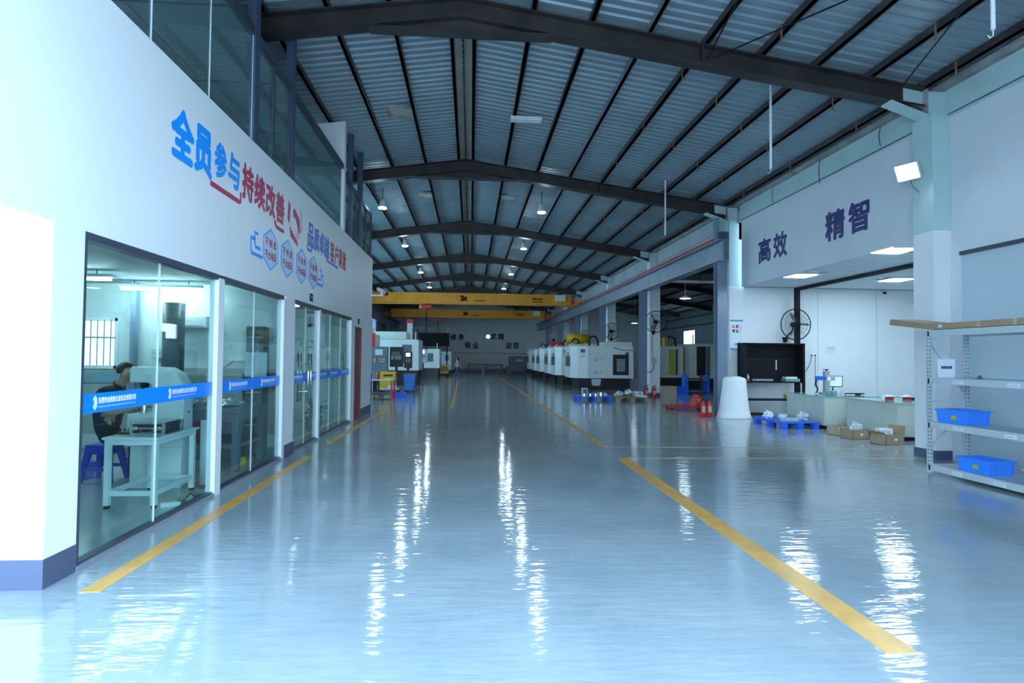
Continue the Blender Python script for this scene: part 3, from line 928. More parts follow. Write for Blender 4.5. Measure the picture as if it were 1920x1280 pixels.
# dark red door
d = thing('door_1', 'dark red wooden door set in the office wall', 'door', (OX, 14.7, 0), kind='structure')
B().box(OX - 0.10, OX + 0.012, 14.33, 14.41, 0, 2.31).box(OX - 0.10, OX + 0.012, 15.05, 15.13, 0, 2.31).box(OX - 0.1, OX + 0.012, 14.41, 15.05, 2.23, 2.31).build('door_frame', 'red_door', d)
B().box(OX - 0.09, OX - 0.045, 14.41, 15.05, 0.01, 2.23).build('leaf', 'red_door', d)
for z in (1.85, 1.35, 0.35):
    B().box(OX - 0.045, OX - 0.01, 14.415, 14.43, z, z + 0.09).build('hinge', 'chrome', d)
for yy, z, lab in ((10.33, 2.56, 'small black plate above the glass doorway'), (14.68, 2.40, 'small black plate above the red door')):
    t = thing('door_plate', lab, 'sign plate', (OX, yy, z), 'black plates above the doors')
    B().box(OX, OX + 0.012, yy, yy + 0.17, z, z + 0.13).build('plate', 'ink_black', t)
    for j in range(4):
        B().box(OX + 0.012, OX + 0.014, yy + 0.03 + 0.032 * j, yy + 0.045 + 0.032 * j, z + 0.035, z + 0.10).build('print', 'rust_clip', t)

# security camera at the office end
t = thing('security_camera', 'white security camera on a bracket at the office end', 'camera', (OX, 16.6, 3.3))
B().box(OX, OX + 0.34, 16.5, 16.56, 3.30, 3.345).build('bracket', 'white_paint', t)
B().box(OX + 0.27, OX + 0.33, 16.50, 16.56, 3.345, 3.42).build('neck', 'white_paint', t)
B().cyl((OX + 0.20, 16.45, 3.50), (OX + 0.36, 16.75, 3.42), 0.05, n=12).build('body', 'white_paint', t, smooth=True)
B().cyl((OX + 0.36, 16.75, 3.42), (OX + 0.40, 16.82, 3.40), 0.052, n=12).build('lens_hood', 'ink_black', t)

# ---- slogans on the office wall
u, v = (0, 1, 0), (0, 0, 1)
def chars(s, spans, z0, h, m, parent, bold):
    for ch, (a, c) in zip(s, spans):
        text(ch, (OX, a, z0), u, v, c - a, h, m, parent=parent, bold=bold)
s1 = thing('wall_slogan', 'large bright blue and red slogan on the office wall', 'lettering', (OX, 7, 3.5))
chars('全员', [(5.56, 6.02), (6.02, 6.43)], 3.49, 0.52, 'sign_blue', s1, 0.024)
chars('参与', [(6.48, 6.80), (6.84, 7.17)], 3.58, 0.42, 'sign_blue', s1, 0.015)
chars('持续改善', [(7.25, 7.63), (7.65, 8.05), (8.07, 8.46), (8.48, 8.86)], 3.55, 0.46, 'sign_red', s1, 0.016)
flat([(0, 0.0), (0.78, 0.0), (0.84, 0.03), (0.84, 0.16), (0.80, 0.16), (0.80, 0.06), (0.0, 0.06)], (OX, 6.40, 3.44), u, v, 'sign_red', 'underline', s1)
flat([(0, 0.10), (0.05, 0.03), (0.12, 0.0), (0.44, 0.0), (0.44, 0.055), (0.13, 0.055), (0.05, 0.12)], (OX, 8.42, 3.44), u, v, 'sign_red', 'underline', s1)
# handshake emblem
hs = thing('wall_emblem', 'red handshake emblem on the office wall', 'emblem', (OX, 9.05, 3.4))
O = (OX, 9.02, 3.40)
flat([(0.04, 0.60), (0.14, 0.56), (0.10, 0.30), (0.05, 0.26), (0.0, 0.33)], O, u, v, 'sign_red', 'cuff', hs)
flat([(0.66, 0.60), (0.72, 0.58), (0.76, 0.26), (0.70, 0.24)], O, u, v, 'sign_pink', 'cuff', hs)
flat([(0.26, 0.50), (0.34, 0.56), (0.44, 0.52), (0.62, 0.44), (0.66, 0.22), (0.58, 0.20), (0.46, 0.36), (0.36, 0.42), (0.30, 0.40)], O, u, v, 'sign_red', 'hand', hs)
for j in range(5):
    flat([(0.12 + 0.08 * j, 0.20 - 0.035 * j), (0.17 + 0.08 * j, 0.22 - 0.035 * j), (0.23 + 0.08 * j, 0.07 - 0.02 * j), (0.17 + 0.08 * j, 0.05 - 0.02 * j)], O, u, v, 'sign_red', 'finger', hs)
for j in range(4):
    flat([(0.40 + 0.06 * j, 0.24 - 0.01 * j), (0.43 + 0.06 * j, 0.24 - 0.01 * j), (0.47 + 0.05 * j, 0.06 + 0.02 * j), (0.44 + 0.05 * j, 0.06 + 0.02 * j)], O, u, v, 'sign_pink', 'finger', hs)
flat([(0.11, 0.30), (0.13, 0.30), (0.16, 0.20), (0.13, 0.20)], O, u, v, 'sign_pink', 'wrist', hs)
s2 = thing('wall_slogan', 'smaller dark blue and red slogan near the office end', 'lettering', (OX, 11, 3.5))
chars('品质卓越', [(10.12, 10.50), (10.52, 10.88), (10.89, 11.24), (11.25, 11.62)], 3.50, 0.44, 'sign_blue_dark', s2, 0.015)
chars('客户满意', [(11.72, 12.06), (12.09, 12.42), (12.45, 12.80), (12.83, 13.18)], 3.50, 0.43, 'sign_red', s2, 0.013)
flat([(0, 0.10), (0.06, 0.0), (0.30, 0.0), (0.36, 0.08), (0.36, 0.16), (0.31, 0.16), (0.29, 0.05), (0.08, 0.05), (0.04, 0.10)], (OX, 10.06, 3.42), u, v, 'sign_blue_dark', 'underline', s2)
flat([(0.0, 0.09), (0.05, 0.0), (1.0, 0.0), (1.0, 0.045), (0.09, 0.045), (0.04, 0.09)], (OX, 11.40, 3.44), u, v, 'sign_blue_dark', 'underline', s2)
# hexagons
hexs = [('制造', 8.31), ('传递', 9.05), ('接受', 9.80), ('隐瞒', 10.52)]
hn = ['first', 'second', 'third', 'last']
for (wd, yc), nm in zip(hexs, hn):
    t = thing('wall_hexagon', 'blue outlined hexagon with red characters on the office wall, %s of four' % nm, 'sign', (OX, yc, 2.8), 'hexagons on the office wall')
    hw, hh = 0.295, 0.30
    out = [(0, -hh), (hw, -hh * 0.5), (hw, hh * 0.5), (0, hh), (-hw, hh * 0.5), (-hw, -hh * 0.5)]
    inn = [(p[0] * 0.93, p[1] * 0.93) for p in out]
    C_ = (OX, yc, 3.09)
    flat(inn, C_, u, v, 'hex_fill', 'fill', t, 0.002)
    b = B()
    for k in range(6):
        a, c, e, g = out[k], out[(k + 1) % 6], inn[(k + 1) % 6], inn[k]
        q = [(OX, yc + p[0], 3.09 + p[1]) for p in (a, c, e, g)]
        b.add(q + [(x + 0.004, y, z) for (x, y, z) in q], [(0, 1, 2, 3), (7, 6, 5, 4), (0, 4, 5, 1), (1, 5, 6, 2), (2, 6, 7, 3), (3, 7, 4, 0)])
    b.build('outline', 'sign_blue', t)
    for j, ch in enumerate('不' + wd):
        text(ch, (OX, yc - 0.22 + 0.16 * j, 3.12), u, v, 0.115, 0.12, 'sign_red', parent=t, bold=0.004)
    for j, ch in enumerate('不合格品'):
        text(ch, (OX, yc - 0.225 + 0.115 * j, 2.94), u, v, 0.105, 0.12, 'sign_red', parent=t, bold=0.004)
def hook(y0, s, label):
    t = thing('wall_bracket_mark', label, 'sign', (OX, y0, 2.9), 'blue corner marks on the office wall')
    def q(*p): return [(s * a, c) for a, c in p] if s > 0 else [(s * a, c) for a, c in p][::-1]
    flat(q((0, 0.06), (0.03, 0.0), (0.44, 0.0), (0.44, 0.045), (0.06, 0.045), (0.035, 0.08), (0.035, 0.20), (0, 0.20)), (OX, y0, 2.90), u, v, 'sign_blue', 'outer_stroke', t)
    flat(q((0, 0.0), (0.16, 0.0), (0.16, 0.045), (0, 0.045)), (OX, y0, 3.10), u, v, 'sign_blue', 'bar', t)
    flat(q((0.13, 0.05), (0.18, -0.03), (0.36, -0.03), (0.36, 0.015), (0.20, 0.015), (0.165, 0.06), (0.165, 0.16), (0.26, 0.16), (0.26, 0.20), (0.13, 0.20)), (OX, y0, 3.03), u, v, 'sign_blue', 'inner_stroke', t)
hook(7.56, 1, 'blue bracket shaped mark left of the hexagons')
hook(11.22, -1, 'blue bracket shaped mark right of the hexagons')

# ---- measuring room
YB = 9.42
rb = thing('wall_measuring_room', 'pale back wall of the measuring room with a barred window', 'wall', (-5.5, YB, 0), kind='structure')
B().box(XL, -7.2, YB, YB + 0.08, 1.37, 2.14).box(-5.56, OX - WT, YB, YB + 0.08, 1.37, 2.14).box(XL, OX - WT, YB, YB + 0.08, 2.14, 2.75).build('upper_face', 'office_wall', rb)
B().box(XL, OX - WT, YB, YB + 0.08, 0.30, 1.37).build('lower_face', 'office_lower', rb)
B().box(XL, -4.3, YB - 0.02, YB, 1.13, 1.30).build('stripe', 'stripe_teal', rb)
B().box(XL, OX - WT, YB - 0.03, YB, 0.12, 0.32).build('ledge', 'office_wall', rb)
B().box(XL, OX - WT, YB - 0.04, YB, 0.0, 0.12).build('skirting', 'stripe_teal', rb)
wn = thing('window_7', 'bright barred window in the measuring room', 'window', (-6.4, YB, 1.37), kind='structure')
B().box(-7.2, -5.56, YB - 0.02, YB + 0.05, 1.35, 1.40).box(-7.2, -5.56, YB - 0.02, YB + 0.05, 2.10, 2.15).box(-5.60, -5.55, YB - 0.02, YB + 0.05, 1.35, 2.15).box(-6.42, -6.36, YB - 0.02, YB + 0.05, 1.35, 2.15).build('window_frame', 'frame_white', wn)
B().box(-7.2, -5.58, YB + 0.02, YB + 0.03, 1.38, 2.12).build('pane', 'white_glow', wn)  # pane emits by itself, standing in for daylight through the window
for k in range(11):
    B().cyl((-5.65 - 0.1 * k, YB - 0.03, 1.40), (-5.65 - 0.1 * k, YB - 0.03, 2.12), 0.008, n=6).build('bar', 'sill_grey', wn)
B().box(-7.2, -5.58, YB - 0.04, YB - 0.025, 1.83, 1.85).build('cross_bar', 'sill_grey', wn)
st(B().box(XL, OX - WT, 4.22, YB, 2.70, 2.74), 'ceiling_office', 'office_ceiling', 'grey green ceiling of the measuring room', 'ceiling')
st(B().box(XL, OX - WT, YB + 0.08, 16.5, 2.70, 2.74), 'ceiling_lobby', 'office_ceiling', 'grey ceiling of the glass lobby', 'ceiling')
st(B().box(XL, OX - WT, 14.0, 14.1, 0, 2.7), 'wall_lobby', 'office_wall', 'pale panelled wall of the glass lobby', 'wall')
st(B().box(-5.2, -5.1, 9.5, 14.0, 0, 2.7), 'wall_lobby_side', 'office_wall', 'pale side wall of the glass lobby', 'wall')
st(B().box(XL, OX - 0.1, 4.22, 16.5, 0.002, 0.012), 'floor_office', 'office_floor', 'shiny pale floor inside the office', 'floor')
for i, yy in enumerate((-4.6, -4.28, -3.95, -3.62, -3.30, -3.06)):
    B().box(yy, yy + 0.01, 13.996, 14.0, 0.05, 2.68).build('panel_groove', 'slate', bpy.data.objects['wall_lobby'])
for (x0, x1, y, lab) in ((-6.6, -4.75, 7.9, 'glowing tube light in the measuring room nearer the glass'), (-5.3, -4.1, 9.0, 'glowing tube light by the measuring room back wall'), (-4.6, -3.4, 11.6, 'glowing tube light in the glass lobby')):
    t = thing('tube_light', lab, 'light', (x0, y, 2.55), 'tube lights inside the office')
    B().box(x0, x1, y - 0.04, y + 0.04, 2.60, 2.64).build('batten', 'frame_white', t)
    B().cyl((x0 + 0.02, y, 2.575), (x1 - 0.02, y, 2.575), 0.02, n=10).build('tube', 'tube_glow', t)
    for x in (x0 + 0.2, x1 - 0.2):
        B().tube([(x, y, 2.64), (x, y, 2.70)], 0.006, 5).build('hanger', 'black_metal', t)

t = thing('air_conditioner', 'white air conditioner on the measuring room back wall', 'air conditioner', (-4.4, YB, 2.0))
B().box(-4.74, -4.12, YB - 0.2, YB - 0.01, 2.0, 2.19).build('body', 'white_paint', t, bevel=0.015)
B().box(-4.70, -4.16, YB - 0.206, YB - 0.2, 2.015, 2.045).build('louvre', 'print_grey', t)
t = thing('exhaust_duct', 'round dark grey duct rising in the measuring room', 'duct', (-4.48, 8.95, 0))
B().cyl((-4.48, 8.95, 1.02), (-4.48, 8.95, 2.36), 0.15, n=24).build('pipe', 'slate', t, smooth=True)
B().cyl((-4.48, 8.95, 0.9), (-4.48, 8.95, 1.02), 0.165, n=24).build('collar', 'black_metal', t)
B().cyl((-4.48, 8.95, 0.012), (-4.48, 8.95, 0.9), 0.15, n=20).build('stand', 'slate', t)
t = thing('steel_post', 'slim grey post at the measuring room back wall', 'post', (-5.25, 9.3, 0))
B().box(-5.29, -5.21, 9.26, 9.34, 0.012, 2.70).build('shaft', 'steel_blue', t)
B().box(-5.33, -5.17, 9.24, 9.36, 0.012, 0.03).build('foot', 'steel_blue', t)
t = thing('wall_box', 'grey electric box on the measuring room wall', 'box', (-4.85, YB, 1.5))
B().box(-5.0, -4.74, YB - 0.1, YB - 0.01, 1.52, 1.67).build('case', 'rack_grey', t, bevel=0.008)
B().box(-4.99, -4.75, YB - 0.104, YB - 0.1, 1.60, 1.605).build('lid_seam', 'slate', t)
t = thing('display_cabinet', 'dark tall cabinet at the measuring room corner', 'cabinet', (-3.35, 9.25, 0))
B().box(-3.47, -3.22, 9.1, YB - 0.03, 0.012, 2.03).build('body', 'slate', t)
for z in (0.5, 1.0, 1.5, 1.85):
    B().box(-3.46, -3.23, 9.09, 9.1, z, z + 0.02).build('shelf_edge', 'print_grey', t)
t = thing('notice_board', 'light blue board hung on the dark cabinet', 'board', (-3.3, 9.08, 1.25))
B().box(-3.47, -3.14, 9.06, 9.085, 1.25, 1.63).build('board', 'panel_blue', t)
B().box(-3.32, -3.28, 9.085, 9.09, 1.60, 1.66).build('hook', 'chrome', t)
t = thing('wall_socket', 'white wall socket strip above the workbench', 'socket', (-3.7, YB, 1.5))
B().box(-3.85, -3.60, YB - 0.05, YB - 0.005, 1.49, 1.56).build('plate', 'white_paint', t)
B().tube([(-3.75, YB - 0.06, 1.49), (-3.85, YB - 0.1, 1.4), (-4.0, YB - 0.1, 1.33), (-4.15, YB - 0.08, 1.35)], 0.008, 5).build('cord', 'slate', t)
t = thing('low_cabinet', 'grey low cupboard under the measuring room wall socket', 'cabinet', (-4.0, 9.2, 0))
B().box(-4.28, -3.52, 9.12, YB - 0.05, 0.012, 1.30).build('body', 'office_lower', t)
B().box(-4.27, -3.91, 9.11, 9.12, 0.1, 1.25).build('door', 'office_lower', t)
B().box(-3.89, -3.53, 9.11, 9.12, 0.1, 1.25).build('door', 'office_lower', t)
# workbench
t = thing('workbench', 'dark steel workbench with a slate top behind the glass', 'workbench', (-3.8, 8.5, 0))
B().box(-4.12, -3.08, 7.95, 9.0, 0.80, 0.86).build('top', 'slate', t, bevel=0.006)
B().box(-4.08, -3.12, 7.99, 8.96, 0.68, 0.80).build('apron', 'machine_grey', t)
for (x, y) in ((-4.04, 8.02), (-3.16, 8.02), (-4.04, 8.92), (-3.16, 8.92), (-3.52, 8.02)):
    B().box(x - 0.045, x + 0.045, y - 0.045, y + 0.045, 0.012, 0.70).build('leg', 'machine_grey', t)
for y in (8.02, 8.92):
    B().box(-4.0, -3.2, y - 0.03, y + 0.03, 0.32, 0.38).build('stretcher', 'machine_grey', t)
B().box(-3.19, -3.13, 8.06, 8.88, 0.32, 0.38).build('stretcher', 'machine_grey', t)
B().box(-4.02, -3.18, 8.05, 8.9, 0.36, 0.38).build('lower_shelf', 'slate', t)
for i, (x, y, sx, sy, sz) in enumerate(((-3.35, 8.3, .16, .12, .06), (-3.65, 8.45, .13, .14, .07), (-3.93, 8.3, .12, .12, .05))):
    B().crumple((x, y, 0.87 + sz * 0.8), sx, sy, sz, 0.862, 0.5, x * 7).build('plastic_bag', 'silver_bag', None, ['crumpled clear bag at the right of the workbench top', 'crumpled clear bag in the middle of the workbench top', 'small crumpled bag at the left of the workbench top'][i], 'bag', 'bags on the workbench')
t = thing('tape_roll', 'yellow tape roll on the floor behind the second glass', 'tape', (-3.3, 8.5, 0.0))
B().cyl((-3.30, 8.55, 0.012), (-3.30, 8.55, 0.11), 0.07, n=16).build('roll', 'lime_plastic', t)
B().cyl((-3.30, 8.55, 0.11), (-3.30, 8.55, 0.113), 0.035, n=12).build('core', 'cardboard', t)
t = thing('pink_basket', 'pink plastic basket on the workbench lower shelf', 'basket', (-3.9, 8.6, 0.38))
B().prism([(-4.02, 0.38), (-3.80, 0.38), (-3.77, 0.62), (-4.05, 0.62)], 1, 8.5, 8.75).build('body', 'pink_plastic', t)
B().box(-4.07, -3.75, 8.48, 8.77, 0.61, 0.63).build('rim', 'pink_plastic', t)

# white instrument table
t = thing('instrument_table', 'white square tube table holding an aluminium case', 'table', (-3.45, 6.5, 0))
B().box(-3.72, -3.17, 6.08, 6.98, 0.715, 0.74).build('top', 'white_paint', t, bevel=0.004)
for (x, y) in ((-3.68, 6.13), (-3.22, 6.13), (-3.68, 6.92), (-3.22, 6.92)):
    lg = B().box(x - 0.025, x + 0.025, y - 0.025, y + 0.025, 0.045, 0.715).build('leg', 'white_paint', t)
    B().cyl((x, y, 0.012), (x, y, 0.045), 0.028, n=10).build('foot', 'rubber', lg)
B().box(-3.66, -3.24, 6.11, 6.15, 0.66, 0.715).box(-3.66, -3.24, 6.90, 6.94, 0.66, 0.715).box(-3.70, -3.66, 6.15, 6.90, 0.66, 0.715).box(-3.24, -3.20, 6.15, 6.90, 0.66, 0.715).build('apron', 'white_paint', t)
for a in ((-3.66, -3.24, 6.115, 6.145), (-3.66, -3.24, 6.905, 6.935), (-3.695, -3.665, 6.15, 6.90), (-3.235, -3.205, 6.15, 6.90)):
    B().box(*a, 0.14, 0.19).build('stretcher', 'white_paint', t)
t = thing('instrument_case', 'aluminium edged black instrument case on the white table', 'case', (-3.38, 6.45, 0.74))
B().box(-3.54, -3.22, 6.28, 6.66, 0.742, 0.865).build('shell', 'machine_black', t, bevel=0.004)
for a in ((-3.545, -3.215, 6.272, 6.282, 0.742, 0.758), (-3.545, -3.215, 6.272, 6.282, 0.80, 0.818), (-3.545, -3.215, 6.272, 6.282, 0.852, 0.868)):
    B().box(*a).build('trim_strip', 'aluminium', t)
B().box(-3.545, -3.215, 6.275, 6.665, 0.865, 0.872).build('lid_edge', 'aluminium', t)
for x in (-3.54, -3.22):
    for y in (6.28, 6.66):
        B().box(x - 0.012, x + 0.012, y - 0.012, y + 0.012, 0.742, 0.872).build('corner', 'chrome', t)
B().tube([(-3.44, 6.27, 0.80), (-3.44, 6.25, 0.775), (-3.40, 6.25, 0.765), (-3.36, 6.25, 0.765), (-3.32, 6.25, 0.775), (-3.32, 6.27, 0.80)], 0.008, 6).build('handle', 'chrome', t)
for x in (-3.50, -3.26):
    B().box(x - 0.015, x + 0.015, 6.268, 6.275, 0.79, 0.83).build('latch', 'chrome', t)
t = thing('indenter_set', 'small dark fittings at the left of the white table', 'tool', (-3.62, 6.4, 0.74))
B().box(-3.69, -3.58, 6.30, 6.42, 0.741, 0.765).build('tray', 'machine_black', t)
for x, y in ((-3.66, 6.33), (-3.63, 6.36), (-3.605, 6.39)):
    B().cyl((x, y, 0.765), (x, y, 0.81), 0.012, n=8).build('bit', 'chrome', t)
t = thing('power_strip', 'white socket strip lying on the office floor', 'power strip', (-3.1, 6.25, 0))
B().prism([(-3.16, 6.14), (-3.00, 6.22), (-3.03, 6.28), (-3.18, 6.20)], 2, 0.012, 0.055).build('body', 'white_paint', t)
B().box(-3.03, -2.98, 6.22, 6.30, 0.012, 0.075).build('plug', 'rust_clip', t)
B().tube([(-3.0, 6.30, 0.05), (-2.985, 6.40, 0.10), (-3.02, 6.55, 0.03), (-2.97, 6.7, 0.02)], 0.008, 5).build('cord', 'ink_black', t)

# C-frame hardness tester
t = thing('hardness_tester', 'white C shaped hardness tester in front of the seated man', 'machine', (-3.7, 7.1, 0))
prof = [(-4.02, 0.50), (-3.38, 0.50), (-3.38, 1.17), (-3.41, 1.27), (-3.48, 1.37), (-3.60, 1.43), (-3.98, 1.44), (-4.0, 1.42), (-4.0, 1.255), (-3.80, 1.25), (-3.755, 1.23), (-3.735, 1.19), (-3.735, 0.95), (-3.755, 0.91), (-3.80, 0.885), (-4.02, 0.88)]
B().prism(prof, 1, 7.02, 7.26).build('frame', 'white_paint', t, bevel=0.012)
B().box(-3.98, -3.40, 7.03, 7.25, 0.012, 0.50).build('pedestal', 'white_paint', t, bevel=0.01)
B().cyl((-3.89, 7.14, 1.19), (-3.89, 7.14, 1.255), 0.045, 0.05, n=14).build('turret', 'black_metal', t)
B().cyl((-3.92, 7.12, 1.12), (-3.90, 7.13, 1.20), 0.018, n=10).build('objective', 'black_metal', t)
B().cyl((-3.86, 7.16, 1.12), (-3.87, 7.15, 1.20), 0.018, n=10).build('indenter', 'chrome', t)
B().cyl((-3.89, 7.14, 0.885), (-3.89, 7.14, 0.99), 0.03, n=12).build('spindle', 'chrome', t)
B().cyl((-3.89, 7.14, 0.99), (-3.89, 7.14, 1.02), 0.075, n=18).build('stage', 'black_metal', t)
B().cyl((-3.60, 6.99, 1.14), (-3.60, 7.02, 1.14), 0.035, n=14).build('knob', 'black_metal', t)
B().cyl((-3.66, 6.96, 0.80), (-3.66, 7.02, 0.80), 0.022, n=12).build('hand_knob', 'black_metal', t)
B().cyl((-3.38, 7.14, 0.9), (-3.375, 7.14, 0.9), 0.02, n=10).build('screw', 'chrome', t)

# round white pedestal leg and table next to the white table
t = thing('round_pedestal', 'white round pedestal with a dark base by the glass post', 'pedestal', (-3.17, 7.08, 0))
B().cyl((-3.17, 7.12, 0.04), (-3.17, 7.12, 0.80), 0.05, n=18).build('tube', 'white_paint', t, smooth=True)
B().box(-3.30, -3.04, 7.0, 7.24, 0.012, 0.04).build('base', 'slate', t)

# blue stool and bins
def stool(x, y):
    t = thing('plastic_stool', 'blue plastic stool under the seated man', 'stool', (x, y, 0))
    b = B()
    b.box(x - 0.15, x + 0.15, y - 0.15, y + 0.15, 0.45, 0.475)
    b.build('seat', 'stool_blue', t, bevel=0.015)
    for sx in (-1, 1):
        for sy in (-1, 1):
            a, c = 0.14, 0.20
            q = [(x + sx * a, y + sy * a), (x + sx * (a - 0.07), y + sy * a), (x + sx * (a - 0.07), y + sy * (a - 0.07)), (x + sx * a, y + sy * (a - 0.07))]
            p = [(x + sx * c, y + sy * c), (x + sx * (c - 0.045), y + sy * c), (x + sx * (c - 0.045), y + sy * (c - 0.045)), (x + sx * c, y + sy * (c - 0.045))]
            B().add([(k[0], k[1], 0.012) for k in p] + [(k[0], k[1], 0.45) for k in q], [(0, 1, 2, 3), (7, 6, 5, 4), (0, 4, 5, 1), (1, 5, 6, 2), (2, 6, 7, 3), (3, 7, 4, 0)]).build('leg', 'stool_blue', t)
    for s in (-1, 1):
        B().box(x - 0.13, x + 0.13, y + s * 0.145 - 0.008, y + s * 0.145 + 0.008, 0.36, 0.45).build('skirt', 'stool_blue', t)
        B().box(x + s * 0.145 - 0.008, x + s * 0.145 + 0.008, y - 0.13, y + 0.13, 0.36, 0.45).build('skirt', 'stool_blue', t)
        B().box(x - 0.17, x + 0.17, y + s * 0.165 - 0.008, y + s * 0.165 + 0.008, 0.16, 0.20).build('brace', 'stool_blue', t)
stool(-4.52, 7.46)

def bin_(x, y, w, d_, h, z, label, m='blue_plastic', rz=0.0, group='blue plastic bins', mark=False):
    t = thing('storage_bin', label, 'bin', (x, y, z), group)
    k = 0.014
    b = B()
    lo = [(x - w / 2 + k, y - d_ / 2 + k), (x + w / 2 - k, y - d_ / 2 + k), (x + w / 2 - k, y + d_ / 2 - k), (x - w / 2 + k, y + d_ / 2 - k)]
    hi = [(x - w / 2, y - d_ / 2), (x + w / 2, y - d_ / 2), (x + w / 2, y + d_ / 2), (x - w / 2, y + d_ / 2)]
    ii = [(p[0] + (x - p[0]) * 0.06, p[1] + (y - p[1]) * 0.06) for p in hi]
    il = [(p[0] + (x - p[0]) * 0.06, p[1] + (y - p[1]) * 0.06) for p in lo]
    vs = [(*p, z) for p in lo] + [(*p, z + h) for p in hi] + [(*p, z + h) for p in ii] + [(*p, z + 0.012) for p in il]
    fs = [(3, 2, 1, 0)] + [(i, (i + 1) % 4, 4 + (i + 1) % 4, 4 + i) for i in range(4)] + [(4 + i, 4 + (i + 1) % 4, 8 + (i + 1) % 4, 8 + i) for i in range(4)] + [(8 + i, 8 + (i + 1) % 4, 12 + (i + 1) % 4, 12 + i) for i in range(4)] + [(12, 13, 14, 15)]
    b.add(vs, fs).build('tub', m, t)
    r = B()
    r.box(x - w / 2 - 0.012, x + w / 2 + 0.012, y - d_ / 2 - 0.012, y - d_ / 2, z + h - 0.025, z + h).box(x - w / 2 - 0.012, x + w / 2 + 0.012, y + d_ / 2, y + d_ / 2 + 0.012, z + h - 0.025, z + h)
    r.box(x - w / 2 - 0.012, x - w / 2, y - d_ / 2, y + d_ / 2, z + h - 0.025, z + h).box(x + w / 2, x + w / 2 + 0.012, y - d_ / 2, y + d_ / 2, z + h - 0.025, z + h)
    r.build('rim', m, t)
    for s in (-0.3, 0.3):
        B().box(x + s * w - 0.01, x + s * w + 0.01, y - d_ / 2 - 0.006, y - d_ / 2 + 0.02, z + 0.02, z + h - 0.03).build('rib', m, t)
        B().box(x - w / 2 - 0.006, x - w / 2 + 0.02, y + s * d_ - 0.01, y + s * d_ + 0.01, z + 0.02, z + h - 0.03).build('rib', m, t)
    if mark:
        B().box(x - w / 2 - 0.004, x - w / 2 + 0.012, y - 0.07, y + 0.0, z + h * 0.32, z + h * 0.6).build('printed_mark', 'green_lime', t)
    if rz: t.rotation_euler = (0, 0, rz)
    return t
bin_(-4.96, 7.60, 0.36, 0.26, 0.20, 0.012, 'blue bin on the office floor left of the stool')
bin_(-4.36, 8.02, 0.30, 0.26, 0.22, 0.012, 'blue bin on the office floor behind the white table', rz=0.2)

# lobby: poster and plant
def poster(x0, x1, y, z0, z1, l1, l2, label):
    t = thing('wall_poster', label, 'poster', ((x0 + x1) / 2, y, z0), 'work ethic posters')
    B().box(x0, x1, y - 0.015, y - 0.002, z0, z1).build('sheet', 'poster_white', t)
    h = z1 - z0
    B().box(x0, x1, y - 0.02, y - 0.015, z1 - 0.055 * h, z1).build('top_strip', 'poster_blue', t)
    B().box(x0, x1, y - 0.02, y - 0.015, z0, z0 + 0.05 * h).build('bottom_strip', 'poster_blue', t)
    w_ = x1 - x0
    for j, ch in enumerate(l1):
        text(ch, (x0 + w_ * (0.14 + 0.28 * j), y - 0.013, z0 + h * 0.72), (1, 0, 0), (0, 0, 1), w_ * 0.24, h * 0.115, 'sign_red', parent=t, bold=0.005)
    for j, ch in enumerate(l2):
        text(ch, (x0 + w_ * (0.14 + 0.28 * j), y - 0.013, z0 + h * 0.565), (1, 0, 0), (0, 0, 1), w_ * 0.24, h * 0.115, 'ink_black', parent=t, bold=0.005)
    for j in range(2):
        B().box(x0 + w_ * (0.75 + 0.10 * j), x0 + w_ * (0.78 + 0.10 * j), y - 0.017, y - 0.015, z0 + h * 0.56, z0 + h * 0.84).build('print_column', 'print_grey', t)
    flat([(0, 0), (0.12, -0.04), (0.2, 0.02), (0.16, 0.10), (0.10, 0.05), (0.04, 0.06)], (x0 + w_ * 0.3, y - 0.0155, z0 + h * 0.17), (1, 0, 0), (0, 0, 1), 'print_grey', 'printed_picture', t, 0.002)
poster(-3.98, -3.50, 13.995, 1.76, 2.64, '工作', '到位', 'framed poster seen through the glass doorway')
poster(7.575, 7.96, 16.148, 1.87, 2.75, '认真', '专注', 'white poster with red and black characters beside the black shelf')

t = thing('potted_plant', 'dark green potted plant behind the lobby glass', 'plant', (-3.25, 12.2, 0))
B().lathe([(0.10, 0.012), (0.15, 0.05), (0.17, 0.28), (0.18, 0.30), (0.15, 0.30), (0.14, 0.26)], (-3.25, 12.2, 0), 18).build('pot', 'office_lower', t, smooth=True)
def leaf_at(base, ang, out, up, w_, name='leaf'):
    dx, dy = math.cos(ang), math.sin(ang)
    nx, ny = -dy, dx
    pts = []
    for k, (f_, wd) in enumerate(((0, .12), (.3, .35), (.6, 1), (.85, .7), (1, .05))):
        z = base[2] + up * (1 - (1 - f_) ** 2) - (0.10 if f_ > 0.8 else 0) * out * 1.5
        pts.append(((base[0] + dx * out * f_, base[1] + dy * out * f_, z), wd * w_))
    vs, fs = [], []
    for (p, wd) in pts:
        vs += [(p[0] - nx * wd, p[1] - ny * wd, p[2]), (p[0], p[1], p[2] - 0.01), (p[0] + nx * wd, p[1] + ny * wd, p[2])]
    for k in range(4):
        fs += [(3 * k, 3 * k + 1, 3 * k + 4, 3 * k + 3), (3 * k + 1, 3 * k + 2, 3 * k + 5, 3 * k + 4)]
    return vs, fs
for k in range(34):
    a = random.uniform(0, 2 * math.pi)
    vs, fs = leaf_at((-3.25, 12.2, 0.28), a, random.uniform(0.12, 0.30), random.uniform(0.05, 0.35), random.uniform(0.015, 0.035))
    B().add(vs, fs).build('leaf', 'leaf', t)
